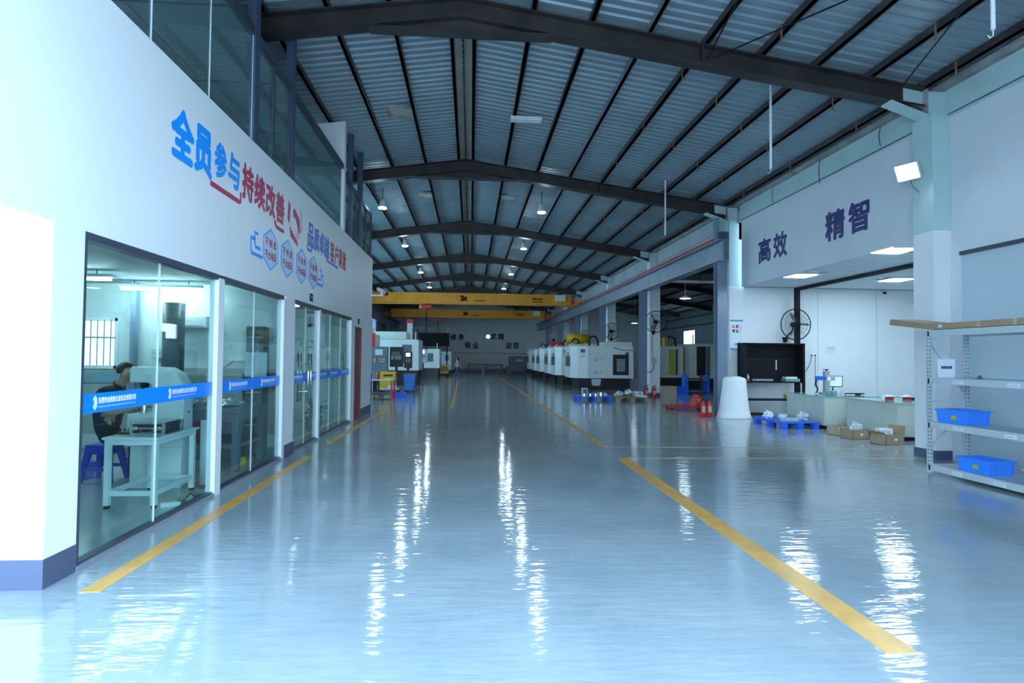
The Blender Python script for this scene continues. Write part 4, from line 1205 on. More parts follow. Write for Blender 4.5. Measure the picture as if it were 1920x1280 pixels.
for a, o_, up in ((0.2, 0.25, 0.42), (2.6, 0.2, 0.46), (1.4, 0.15, 0.5), (5.0, 0.28, 0.4), (0.9, 0.32, 0.28)):
    vs, fs = leaf_at((-3.25, 12.2, 0.28), a, o_, up, 0.07)
    B().add(vs, fs).build('leaf', 'leaf', t)

# ---- upper floor glazing
up = thing('window_8', 'long dark framed upper office window with teal glass', 'window', (OX, 5, 4.38), kind='structure')
GX = OX - 0.04
def pane(y0, y1, z1=5.80):
    B().box(GX - 0.008, GX, y0 + 0.01, y1 - 0.01, 4.40, z1).build('pane', 'glass_upper', up)
for a, c in ((Y0, 1.0), (1.0, 3.1), (3.1, 5.27), (5.27, 6.41), (6.41, 7.62)):
    pane(a, c)
    B().box(GX - 0.01, GX + 0.004, c - 0.006, c + 0.006, 4.40, 5.80).build('joint', 'frame_white', up)
B().box(GX - 0.06, GX + 0.03, Y0, 7.60, 5.80, 5.92).build('head_rail', 'frame_dark', up)
B().box(GX - 0.04, GX + 0.02, Y0, 16.6, 4.38, 4.40).build('sill', 'frame_dark', up)
for a, c in ((7.78, 8.37), (8.43, 9.18)):
    pane(a, c, 5.78)
B().box(GX - 0.05, GX + 0.02, 8.37, 8.43, 4.40, 5.80).build('mullion', 'frame_dark', up)
B().box(GX - 0.05, GX + 0.02, 7.78, 7.82, 4.40, 5.80).build('mullion', 'frame_dark', up)
B().box(GX - 0.05, GX + 0.02, 9.14, 9.18, 4.40, 5.80).build('mullion', 'frame_dark', up)
B().box(GX - 0.06, GX + 0.04, 7.78, 9.2, 5.78, 5.88).build('head_rail', 'frame_dark', up)
pane(9.36, 12.75, 5.74)
B().box(GX - 0.06, GX + 0.04, 9.34, 12.80, 5.74, 5.85).build('head_rail', 'frame_dark', up)
pane(13.2, 13.7, 5.6); pane(13.85, 14.9, 5.6); pane(15.08, 16.5, 5.6)
B().box(GX - 0.05, GX + 0.03, 13.16, 16.55, 5.60, 5.68).build('head_rail', 'frame_dark', up)
for yy in (14.35, 15.7, 16.5):
    B().box(GX - 0.04, GX + 0.02, yy, yy + 0.05, 4.4, 5.6).build('mullion', 'frame_dark', up)
for y, lab in ((7.69, 'navy steel post between the upper office windows nearest the camera'), (9.26, 'second navy steel post by the upper office windows'), (13.78, 'navy steel post just past the white fin wall'), (14.99, 'navy steel post at the far end of the upper windows')):
    t = thing('steel_post', lab, 'post', (GX, y, 4.38), 'navy posts of the upper office', 'structure')
    B().box(GX - 0.08, GX + 0.035, y - 0.075, y + 0.075, 4.39, zroof(GX) - 0.15).build('shaft', 'steel_navy', t)
    B().box(GX - 0.10, GX + 0.05, y - 0.10, y + 0.10, zroof(GX) - 0.15, zroof(GX) - 0.132).build('cap_plate', 'steel_navy', t)
st(B().prism([(XL, 4.38), (OX - 0.02, 4.38), (OX - 0.02, zroof(OX) - 0.14), (XL, zroof(XL) - 0.14)], 1, 12.95, 13.12), 'wall_fin', 'white_wall', 'white fin wall rising to the roof between upper windows', 'wall')
uc = thing('ceiling_upper_office', 'dark gridded ceiling of the upper office', 'ceiling', (-5, 5, 5.8), kind='structure')
B().box(XL, GX - 0.07, Y0, 12.9, 5.82, 5.88).build('board', 'upper_dark', uc)
for yy in range(-1, 12, 2):
    B().box(XL, GX - 0.08, yy, yy + 0.03, 5.81, 5.82).build('grid_bar', 'frame_dark', uc)
for xx in (-4.2, -5.5, -6.8):
    B().box(xx, xx + 0.03, Y0, 12.9, 5.81, 5.82).build('grid_bar', 'frame_dark', uc)
st(B().box(-6.3, -6.2, Y0, 12.9, 4.38, 5.82), 'wall_upper_office', 'upper_dark', 'dark inner wall of the upper office', 'wall')
st(B().box(XL, OX - WT, Y0, 4.22, 4.20, 4.38), 'floor_upper_office', 'office_ceiling', 'floor slab of the upper office above the recess', 'floor')

# ================================================================ right side objects
# flood light on the first column
t = thing('flood_light', 'glaring square flood light on the first column', 'lamp', (7.3, 9.0, 4.7))
hd = B().add([], [])
c0 = Vector((7.30, 8.98, 4.78))
fwd = Vector((-0.80, -0.42, -0.55)).normalized()
rt = fwd.cross(Vector((0, 0, 1))).normalized()
upv = rt.cross(fwd)
def obox(b, c, ax, ay, az, sx, sy, sz):
    vs = []
    for dz in (-1, 1):
        for (dx, dy) in ((-1, -1), (1, -1), (1, 1), (-1, 1)):
            vs.append(c + ax * (dx * sx) + ay * (dy * sy) + az * (dz * sz))
    return b.add(vs, [(3, 2, 1, 0), (4, 5, 6, 7), (0, 1, 5, 4), (1, 2, 6, 5), (2, 3, 7, 6), (3, 0, 4, 7)])
obox(B(), c0, rt, upv, fwd, 0.17, 0.14, 0.035).build('housing', 'white_paint', t)
obox(B(), c0 + fwd * 0.038, rt, upv, fwd, 0.15, 0.12, 0.004).build('lens', 'flood_glow', t)
B().tube([c0 - fwd * 0.03 - rt * 0.17, c0 - fwd * 0.12, c0 - fwd * 0.03 + rt * 0.17], 0.012, 6).build('bracket', 'white_paint', t)
B().tube([c0 - fwd * 0.11, (7.55, 9.0, 4.76)], 0.014, 6).build('arm', 'steel_blue', t)
B().tube([c0 - upv * 0.13, c0 - upv * 0.2 + Vector((0.02, 0, -0.05)), (7.53, 9.02, 4.45)], 0.006, 5).build('cord', 'slate', t)

# shelf rack by the right wall
rk = thing('shelf_rack', 'grey steel shelf rack standing along the right wall', 'rack', (6.9, 6.8, 0))
ya, yb_ = 5.75, 7.78
for x in (6.62, 7.20):
    for y in (ya, yb_):
        po = B().box(x - 0.022, x + 0.022, y - 0.03, y + 0.03, 0, 2.04).build('post', 'rack_grey', rk)
        if y == yb_:
            q = B()
            for k in range(38):
                q.box(x - 0.012, x + 0.004, y - 0.032, y - 0.0295, 0.05 + k * 0.053, 0.07 + k * 0.053)
                q.box(x - 0.024, x - 0.0215, y - 0.012, y + 0.004, 0.05 + k * 0.053, 0.07 + k * 0.053)
            q.build('slot_row', 'slate', po, kind='stuff')
for z in (2.04, 1.36, 0.73, 0.12):
    sh = B().box(6.60, 7.22, ya, yb_, z - 0.012, z + 0.004).build('shelf', 'rack_grey', rk)
    for x in (6.598, 7.19):
        B().box(x, x + 0.03, ya, yb_, z - 0.085, z - 0.012).build('shelf_beam', 'rack_grey', sh)
for (p, q) in (((6.64, 7.80, 1.90), (7.18, 7.80, 1.15)), ((7.18, 7.80, 0.98), (6.64, 7.80, 0.30)), ((6.64, 7.80, 1.02), (7.18, 7.80, 1.02))):
    B().tube([p, q], 0.022, 4).build('brace', 'rack_grey', rk)
u2, v2 = (0, -1, 0), (0, 0, 1)
for z, ys in ((1.36, (7.35, 6.55)), (0.73, (7.35, 6.60)), (0.12, (7.38, 6.75))):
    for y in ys:
        tg = flat([(0, 0), (0.16, 0), (0.16, 0.045), (0, 0.045)], (6.597, y, z - 0.07), u2, v2, 'paper', 'price_tag', rk, 0.002)
        for j in range(5):
            flat([(0, 0), (0.016, 0), (0.016, 0.02), (0, 0.02)], (6.5948, y - 0.02 - 0.025 * j, z - 0.058), u2, v2, 'print_grey', 'tag_print', tg, 0.001)
B().box(6.70, 6.95, 7.70, 7.715, 1.365, 1.63).build('notice_card', 'paper', None, 'pale blue card standing on the second rack shelf', 'card')
card = bpy.data.objects['notice_card']
for j in range(5):
    B().box(6.74 + 0.034 * j, 6.765 + 0.034 * j, 7.697, 7.70, 1.49, 1.53).build('print', 'ink_navy', card)
t = thing('small_clip', 'small dark clip on the second rack shelf', 'clip', (6.9, 6.9, 1.365))
B().box(6.64, 6.68, 6.98, 7.02, 1.364, 1.40).build('body', 'slate', t)
B().cyl((6.66, 7.0, 1.40), (6.66, 7.0, 1.415), 0.012, n=8).build('stud', 'black_metal', t)
# flattened cartons on top
t = thing('carton_stack', 'long flat opened carton lying on top of the rack', 'cardboard box', (6.8, 7.2, 2.05))
B().prism([(5.75, 2.05), (7.72, 2.05), (8.50, 2.16), (8.49, 2.24), (7.72, 2.13), (5.75, 2.13)], 0, 6.58, 6.92).build('carton', 'cardboard', t)
B().prism([(7.80, 2.142), (8.50, 2.245), (8.50, 2.252), (7.80, 2.150)], 0, 6.60, 7.06).build('flap', 'cardboard_light', t)
B().box(6.578, 6.58, 7.50, 7.56, 2.075, 2.11).build('label_patch', 'paper', t)
for yy in (6.9, 6.4):
    B().box(6.576, 6.58, yy, yy + 0.05, 2.05, 2.13).build('tape', 'cardboard_light', t)
B().box(6.95, 7.18, 5.8, 7.7, 2.046, 2.10).build('second_carton', 'cardboard_light', t)
bin_(6.84, 7.46, 0.38, 0.46, 0.19, 0.735, 'bright blue bin on the third rack shelf', 'blue_bright', 0.10, 'bins on the rack', True)
bin_(6.84, 7.12, 0.38, 0.46, 0.19, 0.125, 'bright blue bin on the bottom rack shelf', 'blue_bright', 0.06, 'bins on the rack', True)
bin_(6.80, 6.22, 0.34, 0.36, 0.2, 0.125, 'grey bin at the right edge on the bottom rack shelf', 'office_lower', 0, 'bins on the rack')

# ---- wall fans
def fan_at(x, y, z, rz, label, first=[None]):
    if first[0] is None:
        t = thing('wall_fan', label, 'fan', (0, 0, 0), 'black wall fans')
        R = 0.45
        g = B()
        for q, rr in ((-0.06, R * 0.97), (-0.172, R * 0.62), (-0.185, R * 0.2), (0.02, R * 0.62)):
            g.ring((0, q, 0), (0, 1, 0), rr, 0.0035, 36, 4)
        for k in range(32):
            a = 2 * math.pi * k / 32
            c, s = math.cos(a), math.sin(a)
            g.tube([(0.07 * c, -0.185, 0.07 * s), (R * 0.62 * c, -0.172, R * 0.62 * s), (R * c, -0.06, R * s)], 0.0022, 3)
        for k in range(16):
            a = 2 * math.pi * k / 16
            c, s = math.cos(a), math.sin(a)
            g.tube([(R * c, -0.06, R * s), (R * 0.62 * c, 0.02, R * 0.62 * s), (0.08 * c, 0.05, 0.08 * s)], 0.0022, 3)
        g.ring((0, -0.06, 0), (0, 1, 0), R, 0.014, 40, 5)
        g.build('guard', 'black_metal', t)
        for k in range(3):
            a = 2 * math.pi * k / 3
            vs = []
            for (r_, w_) in ((0.06, 0.04), (0.18, 0.06), (0.34, 0.07), (0.38, 0.03)):
                for s in (-1, 1):
                    aa = a + s * w_ / max(r_, 0.15) * 0.5
                    vs.append((r_ * math.cos(aa), -0.10 + s * 0.025, r_ * math.sin(aa)))
            B().add(vs, [(0, 1, 3, 2), (2, 3, 5, 4), (4, 5, 7, 6)]).build('blade', 'machine_grey', t)
        B().cyl((0, -0.20, 0), (0, 0.10, 0), 0.07, 0.085, 16).build('motor', 'black_metal', t, smooth=True)
        B().tube([(0, 0.05, -0.06), (-0.04, 0.08, -0.2), (-0.12, 0.14, -0.30), (-0.16, 0.20, -0.42)], 0.022, 8).build('arm', 'black_metal', t)
        B().prism([(-0.24, -0.36), (-0.08, -0.36), (-0.12, -0.52), (-0.20, -0.52)], 1, 0.20, 0.25).build('wall_bracket', 'black_metal', t)
        first[0] = t
        t.location = (x, y, z)
        t.rotation_euler = (0, 0, rz)
        return t
    return dup(first[0], (x, y, z), rz, label)
fan_at(9.40, 15.9, 2.62, 0.0, 'large black wall fan above the black shelf')
fan_at(7.72, 23.25, 3.12, -0.55, 'black wall fan on the pale column with the switch box')
fan_at(7.70, 30.6, 3.05, -0.75, 'black wall fan on the column behind the nearest milling machine')
fan_at(7.70, 38.0, 3.0, -0.8, 'black wall fan on the fifth column, farthest of the four')
t = thing('switch_box', 'grey switch box with a drooping cable on the third column', 'switch box', (7.6, 23.5, 1.4))
B().box(7.62, 7.80, 23.42, 23.549, 1.38, 1.62).build('case', 'rack_grey', t)
B().cyl((7.78, 23.41, 1.45), (7.78, 23.42, 1.45), 0.02, n=8).build('knob', 'black_metal', t)
B().tube([(7.70, 23.42, 1.38), (7.66, 23.38, 1.15), (7.5, 23.3, 1.0), (7.36, 23.3, 1.05)], 0.015, 6).build('cable', 'black_metal', t)
B().tube([(7.66, 23.5, 2.60), (7.64, 23.52, 2.2), (7.70, 23.52, 1.62)], 0.008, 5).build('fan_cord', 'black_metal', t)

# ---- black tool shelf
bs = thing('tool_shelf', 'black steel tool shelf with a pegboard against the back wall', 'shelf', (8.55, 15.7, 0))
x0, x1, y0_, y1_ = 7.68, 9.44, 15.45, 15.9
for x in (x0, x1 - 0.06):
    B().box(x, x + 0.06, y0_, y0_ + 0.06, 0, 2.05).build('post', 'black_metal', bs)
    B().box(x, x + 0.06, y1_ - 0.06, y1_, 0, 2.05).build('post', 'black_metal', bs)
    B().box(x + 0.02, x + 0.04, y0_ + 0.06, y1_ - 0.06, 0.95, 2.05).build('side_panel', 'black_metal', bs)
B().box(x0, x1, y0_, y1_, 2.02, 2.06).build('top', 'black_metal', bs)
pg = B().box(x0 + 0.06, x1 - 0.06, y1_ - 0.05, y1_ - 0.03, 0.98, 2.02).build('pegboard', 'black_metal', bs)
q = B()
for k in range(30):
    q.box(x0 + 0.12 + k * 0.05, x0 + 0.13 + k * 0.05, y1_ - 0.053, y1_ - 0.05, 1.60, 1.61)
q.build('peg_hole_row', 'machine_grey', pg, kind='stuff')
for z in (0.94, 0.44, 0.03):
    B().box(x0, x1, y0_, y1_, z, z + 0.04).build('board', 'black_metal', bs)
B().box(8.78, 8.82, y1_ - 0.075, y1_ - 0.053, 1.30, 1.58).build('spanner', 'chrome', None, 'steel spanner hanging on the black pegboard', 'tool')
t = thing('spray_bottle', 'orange capped bottle on the black tool shelf', 'bottle', (7.80, 15.55, 0.98))
B().lathe([(0.045, 0), (0.05, 0.02), (0.05, 0.09)], (7.80, 15.55, 0.981), 12).build('base', 'orange_plastic', t)
B().lathe([(0.04, 0.09), (0.035, 0.14), (0.015, 0.16), (0.015, 0.20)], (7.83, 15.58, 0.981), 12).build('bottle', 'panel_blue', t)
t = thing('parts_box', 'pale green parts box on the black tool shelf', 'box', (9.1, 15.6, 0.98))
B().box(8.90, 9.32, 15.50, 15.75, 0.981, 1.06).build('tray', 'glass_green', t)
B().box(8.92, 9.25, 15.52, 15.72, 1.06, 1.11).build('papers', 'paper', t)
t = thing('wrapped_parts', 'clear bagged parts on the black tool shelf', 'bag', (8.3, 15.6, 0.98))
for k in range(6):
    B().crumple((8.02 + 0.1 * k, 15.6, 1.01), 0.06, 0.06, 0.035, 0.982, 0.4, k * 3.1, 10, 6).build('bag', 'print_grey', t)
t = thing('lime_crate', 'lime green crate on the lower board of the black shelf', 'crate', (9.2, 15.6, 0.48))
B().box(9.0, 9.37, 15.47, 15.8, 0.481, 0.60).build('body', 'lime_plastic', t, bevel=0.01)
for k in range(7):
    B().box(9.02 + 0.05 * k, 9.035 + 0.05 * k, 15.462, 15.47, 0.49, 0.59).build('rib', 'lime_plastic', t)

# ---- foam roll
t = thing('foam_roll', 'tall white foam roll draped to the floor beside the column', 'foam roll', (7.1, 15.0, 0))
b = B()
vs, fs, n = [], [], 28
prof = [(0.50, 0.0), (0.47, 0.05), (0.42, 0.25), (0.38, 0.55), (0.345, 0.85), (0.335, 1.02), (0.31, 1.08), (0.20, 1.11)]
for i, (r_, z) in enumerate(prof):
    for j in range(n):
        a = 2 * math.pi * j / n
        k = 1 + (0.05 * math.sin(5 * a) + 0.03 * math.sin(9 * a + 1)) * (1 - z) * (1 if z < 1 else 0)
        vs.append((7.20 + r_ * 0.95 * k * math.cos(a), 15.08 + r_ * 0.72 * k * math.sin(a), z + 0.012 * math.sin(3 * a)*(1 if z > 0.9 else 0)))
for i in range(len(prof) - 1):
    for j in range(n):
        fs.append((i * n + j, i * n + (j + 1) % n, (i + 1) * n + (j + 1) % n, (i + 1) * n + j))
fs += [tuple(range(n - 1, -1, -1)), tuple(range((len(prof) - 1) * n, len(prof) * n))]
b.add(vs, fs).build('sheet', 'foam_white', t, smooth=True)
B().cyl((7.20, 15.08, 1.105), (7.20, 15.08, 1.13), 0.12, n=20).build('core', 'paper', t)

# ---- fire extinguishers
def extinguisher(x, y, label, first=[None]):
    if first[0] is not None:
        return dup(first[0], (x, y, 0), 0, label)
    t = thing('fire_extinguisher', label, 'fire extinguisher', (x, y, 0), 'red fire extinguishers')
    B().lathe([(0.07, 0), (0.078, 0.015), (0.078, 0.34), (0.06, 0.40), (0.03, 0.43), (0.025, 0.45)], (x, y, 0), 18).build('cylinder', 'red_paint', t, smooth=True)
    B().box(x - 0.05, x + 0.05, y - 0.081, y - 0.06, 0.13, 0.30).build('label_sticker', 'cardboard_light', t)
    v_ = B().cyl((x, y, 0.45), (x, y, 0.49), 0.022, n=10).build('valve', 'black_metal', t)
    B().tube([(x - 0.02, y, 0.48), (x + 0.05, y, 0.50), (x + 0.11, y, 0.52)], 0.01, 5).build('lever', 'black_metal', v_)
    B().tube([(x - 0.02, y, 0.47), (x - 0.08, y - 0.01, 0.44), (x - 0.10, y - 0.02, 0.30), (x - 0.095, y - 0.02, 0.14)], 0.012, 6).build('hose', 'black_metal', t)
    first[0] = t
    return t
extinguisher(6.38, 15.25, 'red fire extinguisher by the foam roll, left of the pair')
extinguisher(6.57, 15.28, 'red fire extinguisher touching the foam roll, right of the pair')
extinguisher(7.20, 22.85, 'red fire extinguisher at the foot of the fan column, left of the pair')
extinguisher(7.44, 22.6, 'red fire extinguisher at the foot of the fan column, right of the pair')

# ---- pallet jack
t = thing('pallet_jack', 'red hand pallet jack with its black handle upright', 'pallet jack', (6.8, 17.6, 0))
for y in (17.42, 17.82):
    B().box(6.18, 7.15, y - 0.08, y + 0.08, 0.06, 0.12).build('fork', 'red_paint', t, bevel=0.01)
    B().cyl((6.30, y - 0.05, 0.05), (6.30, y + 0.05, 0.05), 0.045, n=12).build('fork_roller', 'rubber', t)
B().prism([(7.0, 0.08), (7.28, 0.08), (7.26, 0.42), (7.14, 0.46), (7.08, 0.30)], 1, 17.40, 17.84).build('pump_housing', 'red_paint', t, bevel=0.01)
B().box(7.13, 7.21, 17.395, 17.40, 0.22, 0.36).build('label_sticker', 'machine_yellow', t)
B().cyl((7.32, 17.52, 0.09), (7.32, 17.72, 0.09), 0.09, n=16).build('steer_wheel', 'rubber', t)
B().tube([(7.28, 17.62, 0.3), (7.34, 17.62, 0.6), (7.32, 17.62, 1.02)], 0.028, 8).build('shaft', 'black_metal', t)
hp = [(7.32, 17.62, 1.0), (7.24, 17.58, 1.08), (7.17, 17.54, 1.16), (7.17, 17.53, 1.24), (7.24, 17.57, 1.29), (7.33, 17.62, 1.30), (7.42, 17.67, 1.29), (7.48, 17.71, 1.24), (7.48, 17.70, 1.16), (7.41, 17.66, 1.08), (7.32, 17.62, 1.0)]
B().tube(hp, 0.018, 6).build('handle_loop', 'black_metal', t)
B().tube([(7.30, 17.60, 1.2), (7.40, 17.66, 1.2)], 0.01, 5).build('release_lever', 'black_metal', t)

# ---- pallets
def pallet(x, y, w_, d_, rz, m, label, h=0.14, name='plastic_pallet'):
    t = thing(name, label, 'pallet', (x, y, 0), None)
    n = 7
    sl = d_ / n
    for k in range(n):
        B().box(x - w_ / 2, x + w_ / 2, y - d_ / 2 + k * sl + 0.006, y - d_ / 2 + (k + 1) * sl - 0.006, h - 0.025, h).build('deck_board', m, t)
    for sx in (-1, 0, 1):
        B().box(x + sx * (w_ / 2 - 0.07) - 0.06, x + sx * (w_ / 2 - 0.07) + 0.06, y - d_ / 2, y + d_ / 2, h - 0.04, h - 0.025).build('bearer', m, t)
        for sy in (-1, 0, 1):
            B().box(x + sx * (w_ / 2 - 0.07) - 0.065, x + sx * (w_ / 2 - 0.07) + 0.065, y + sy * (d_ / 2 - 0.07) - 0.065, y + sy * (d_ / 2 - 0.07) + 0.065, 0, h - 0.04).build('foot', m, t)
    t.rotation_euler = (0, 0, rz)
    return t
pallet(7.56, 13.2, 0.92, 1.2, 0.06, 'blue_plastic', 'blue plastic pallet of bagged glassware before the cream counter', 0.16)
def sack(x, y, z, rx, ry, rz_, m, label, name='plastic_bag', cat='bag', group=None, jit=0.18):
    t = thing(name, label, cat, (x, y, z), group)
    B().crumple((x, y, z + rz_ * 0.8), rx, ry, rz_, z + 0.002, 0.5, x * 5 + y).build('body', m, t)
    B().add([(x - rx * 0.4, y, z + rz_ * 1.3), (x + rx * 0.1, y + 0.03, z + rz_ * 1.4), (x + rx * 0.4, y - 0.02, z + rz_ * 1.35), (x - rx * 0.3, y + 0.02, z + rz_ * 2.3), (x + rx * 0.25, y - 0.02, z + rz_ * 1.9), (x + rx * 0.6, y + 0.02, z + rz_ * 2.1)], [(0, 1, 3), (1, 4, 3), (1, 2, 4), (2, 5, 4)]).build('gathered_top', m, t)
sack(7.86, 13.0, 0.16, 0.13, 0.12, 0.10, 'plastic_clear', 'clear bag of parts at the right of the blue pallet', group='bags on the blue pallet')
sack(7.58, 13.35, 0.16, 0.11, 0.10, 0.06, 'plastic_clear', 'low clear bag of parts in the middle of the blue pallet', group='bags on the blue pallet')
sack(7.32, 13.55, 0.16, 0.12, 0.10, 0.09, 'paper', 'white bag at the back of the blue pallet', group='bags on the blue pallet')
t = thing('glass_tray', 'greenish tray of clear parts at the front of the blue pallet', 'tray', (7.45, 13.05, 0.16))
B().box(7.26, 7.66, 12.78, 12.95, 0.161, 0.175).build('tray', 'glass_green', t)
for k in range(6):
    B().box(7.28 + 0.06 * k, 7.33 + 0.06 * k, 12.79, 12.94, 0.175, 0.235).build('part', 'plastic_clear', t)
t = thing('green_carton', 'pale green box lying at the back of the blue pallet', 'box', (7.75, 13.7, 0.16))
B().box(7.60, 7.88, 13.5, 13.80, 0.161, 0.26).build('body', 'glass_green', t, bevel=0.004)
B().box(7.62, 7.86, 13.52, 13.78, 0.26, 0.27).build('lid', 'plastic_clear', t)
pallet(4.62, 21.3, 1.3, 1.0, 0.0, 'blue_plastic', 'blue plastic pallet on the aisle before the milling machine', 0.16)
for k, (x, y, r_, h) in enumerate(((4.25, 21.0, .09, .10), (4.5, 21.1, .07, .09), (4.68, 21.0, .08, .10), (4.9, 21.1, .10, .14))):
    tt = thing('machined_ring', ['pale machined ring at the left of the blue aisle pallet', 'pale machined ring second on the blue aisle pallet', 'pale machined ring third on the blue aisle pallet', 'tall pale machined ring on the blue aisle pallet'][k], 'metal part', (x, y, 0.16), 'metal parts on the blue aisle pallet')
    B().cyl((x, y, 0.161), (x, y, 0.16 + h), r_, n=16).build('ring', 'aluminium', tt, smooth=False)
    B().cyl((x, y, 0.16 + h), (x, y, 0.165 + h), r_ * 0.55, n=12).build('bore', 'slate', tt)
t = thing('metal_block', 'grey metal block standing on the blue aisle pallet', 'metal part', (4.35, 21.5, 0.16))
B().box(4.25, 4.47, 21.4, 21.6, 0.161, 0.44).build('block', 'rack_grey', t, bevel=0.01)
B().box(4.29, 4.43, 21.396, 21.4, 0.2, 0.4).build('recess', 'slate', t)
sack(5.1, 21.45, 0.16, 0.14, 0.10, 0.05, 'paper', 'white cloth bundle on the right of the blue aisle pallet', 'cloth_bundle', 'cloth')
pallet(5.98, 21.2, 1.2, 1.0, 0.05, 'wood_pallet', 'wooden pallet of foil wrapped parts beside the blue aisle pallet', 0.15, 'wooden_pallet')
sack(5.62, 21.1, 0.15, 0.16, 0.2, 0.10, 'silver_bag', 'silver wrapped parts at the left of the wooden pallet', 'foil_bundle', 'bundle', 'foil bundles', 0.25)
sack(6.0, 21.25, 0.15, 0.16, 0.2, 0.13, 'silver_bag', 'silver wrapped parts in the middle of the wooden pallet', 'foil_bundle', 'bundle', 'foil bundles', 0.25)
t = thing('white_carton', 'white carton on the right of the wooden pallet', 'box', (6.3, 21.2, 0.15))
B().box(6.22, 6.50, 21.05, 21.4, 0.151, 0.33).build('body', 'paper', t)
B().box(6.30, 6.42, 21.045, 21.05, 0.24, 0.29).build('print', 'slate', t)
t = thing('flat_carton', 'flat white packet at the right end of the wooden pallet', 'box', (6.7, 20.85, 0.15))
B().box(6.33, 6.56, 20.74, 20.98, 0.151, 0.21).build('packet', 'paper', t)
B().box(6.33, 6.56, 20.84, 20.88, 0.21, 0.212).build('tape', 'print_grey', t)

# ---- cream counters with glass tops
def counter(x0, x1, y0, y1, label, doors):
    t = thing('work_counter', label, 'counter', ((x0 + x1) / 2, (y0 + y1) / 2, 0), 'cream counters of the packing corner')
    B().box(x0 + 0.02, x1 - 0.02, y0 + 0.02, y1 - 0.02, 0.08, 0.73).build('body', 'cabinet_cream', t)
    B().box(x0 + 0.05, x1 - 0.05, y0 + 0.06, y1 - 0.05, 0.0, 0.08).build('plinth', 'black_metal', t)
    B().box(x0, x1, y0, y1, 0.73, 0.745).build('top', 'cabinet_cream', t)
    B().box(x0 - 0.01, x1 + 0.01, y0 - 0.01, y1 + 0.01, 0.745, 0.757).build('glass_top', 'glass_green', t)
    n = doors
    w_ = (x1 - x0 - 0.04) / n
    for k in range(n):
        d_ = B().box(x0 + 0.02 + k * w_ + 0.01, x0 + 0.02 + (k + 1) * w_ - 0.01, y0 + 0.004, y0 + 0.02, 0.11, 0.70).build('door', 'cabinet_cream', t)
        B().box(x0 + 0.02 + (k + 1) * w_ - 0.07, x0 + 0.02 + (k + 1) * w_ - 0.055, y0 - 0.012, y0 + 0.004, 0.36, 0.46).build('handle', 'chrome', d_)
    for k in range(4):
        yy = y0 + 0.05 + (y1 - y0 - 0.1) * k / 4
        B().box(x0 + 0.012, x0 + 0.02, yy, yy + (y1 - y0 - 0.1) / 4 - 0.02, 0.11, 0.70).build('side_panel', 'cabinet_cream', t)
    return t
counter(8.15, 10.9, 12.62, 14.2, 'cream counter carrying the monitor and the marking machine', 3)
counter(8.45, 10.6, 10.75, 12.3, 'nearer cream counter half hidden by the first column', 2)
Z = 0.758
t = thing('marking_machine', 'small laser marking machine with a blue head on the counter', 'machine', (8.85, 13.5, Z))
B().box(8.72, 8.98, 13.35, 13.70, Z, Z + 0.04).build('base', 'aluminium', t)
B().box(8.80, 8.92, 13.55, 13.66, Z + 0.04, Z + 0.56).build('column', 'aluminium', t)
B().cyl((8.86, 13.60, Z + 0.56), (8.86, 13.60, Z + 0.60), 0.02, n=10).box(8.78, 8.92, 13.58, 13.62, Z + 0.60, Z + 0.615).build('hand_wheel', 'black_metal', t)
B().box(8.55, 8.80, 13.50, 13.60, Z + 0.34, Z + 0.44).build('laser_head', 'sign_blue_dark', t, bevel=0.01)
B().box(8.90, 9.02, 13.50, 13.60, Z + 0.34, Z + 0.42).build('lens_mount', 'aluminium', t)
B().tube([(8.57, 13.55, Z + 0.34), (8.55, 13.55, Z + 0.24), (8.60, 13.55, Z + 0.12), (8.57, 13.55, Z + 0.02)], 0.018, 6).build('cable', 'black_metal', t)
t = thing('monitor', 'flat monitor with a pale lit screen on the counter', 'monitor', (9.2, 13.75, Z))
B().box(8.98, 9.42, 13.80, 13.83, Z + 0.16, Z + 0.44).build('casing', 'black_metal', t)
B().box(9.0, 9.40, 13.796, 13.80, Z + 0.18, Z + 0.425).build('screen', 'screen_glow', t)
B().tube([(9.2, 13.83, Z + 0.25), (9.2, 13.87, Z + 0.1), (9.12, 13.84, Z + 0.015)], 0.014, 6).tube([(9.2, 13.87, Z + 0.1), (9.28, 13.84, Z + 0.015)], 0.014, 6).build('stand', 'black_metal', t)
B().box(9.06, 9.34, 13.76, 13.92, Z, Z + 0.012).build('foot', 'black_metal', t)
t = thing('bar_tool', 'long dark bar tool lying on the counter before the monitor', 'tool', (9.25, 13.2, Z))
B().box(9.0, 9.55, 13.18, 13.23, Z + 0.02, Z + 0.045).build('bar', 'black_metal', t)
B().box(9.0, 9.06, 13.17, 13.24, Z, Z + 0.02).box(9.35, 9.45, 13.17, 13.24, Z, Z + 0.02).build('feet', 'black_metal', t)
for k in range(4):
    t = thing('glass_block', ['leftmost clear glass block on the counter', 'second clear glass block on the counter', 'third clear glass block on the counter', 'clear glass block nearest the marking machine'][k], 'glass block', (8.42 + 0.1 * k, 12.85, Z), 'clear blocks on the counter')
    B().box(8.38 + 0.11 * k, 8.46 + 0.11 * k, 12.80, 12.9, Z, Z + 0.12).build('block', 'plastic_clear' if k > 1 else 'glass_green', t, bevel=0.004)
    B().box(8.385 + 0.11 * k, 8.455 + 0.11 * k, 12.805, 12.895, Z + 0.12, Z + 0.124).build('top_label', 'paper', t)
t = thing('glue_bottle', 'small white pump bottle on the nearer counter', 'bottle', (8.75, 11.5, Z))
B().lathe([(0.03, 0), (0.035, 0.01), (0.035, 0.09), (0.015, 0.11)], (8.75, 11.5, Z), 12).build('bottle', 'plastic_clear', t, smooth=True)
B().cyl((8.75, 11.5, Z + 0.11), (8.75, 11.5, Z + 0.155), 0.008, n=8).build('nozzle', 'white_paint', t)
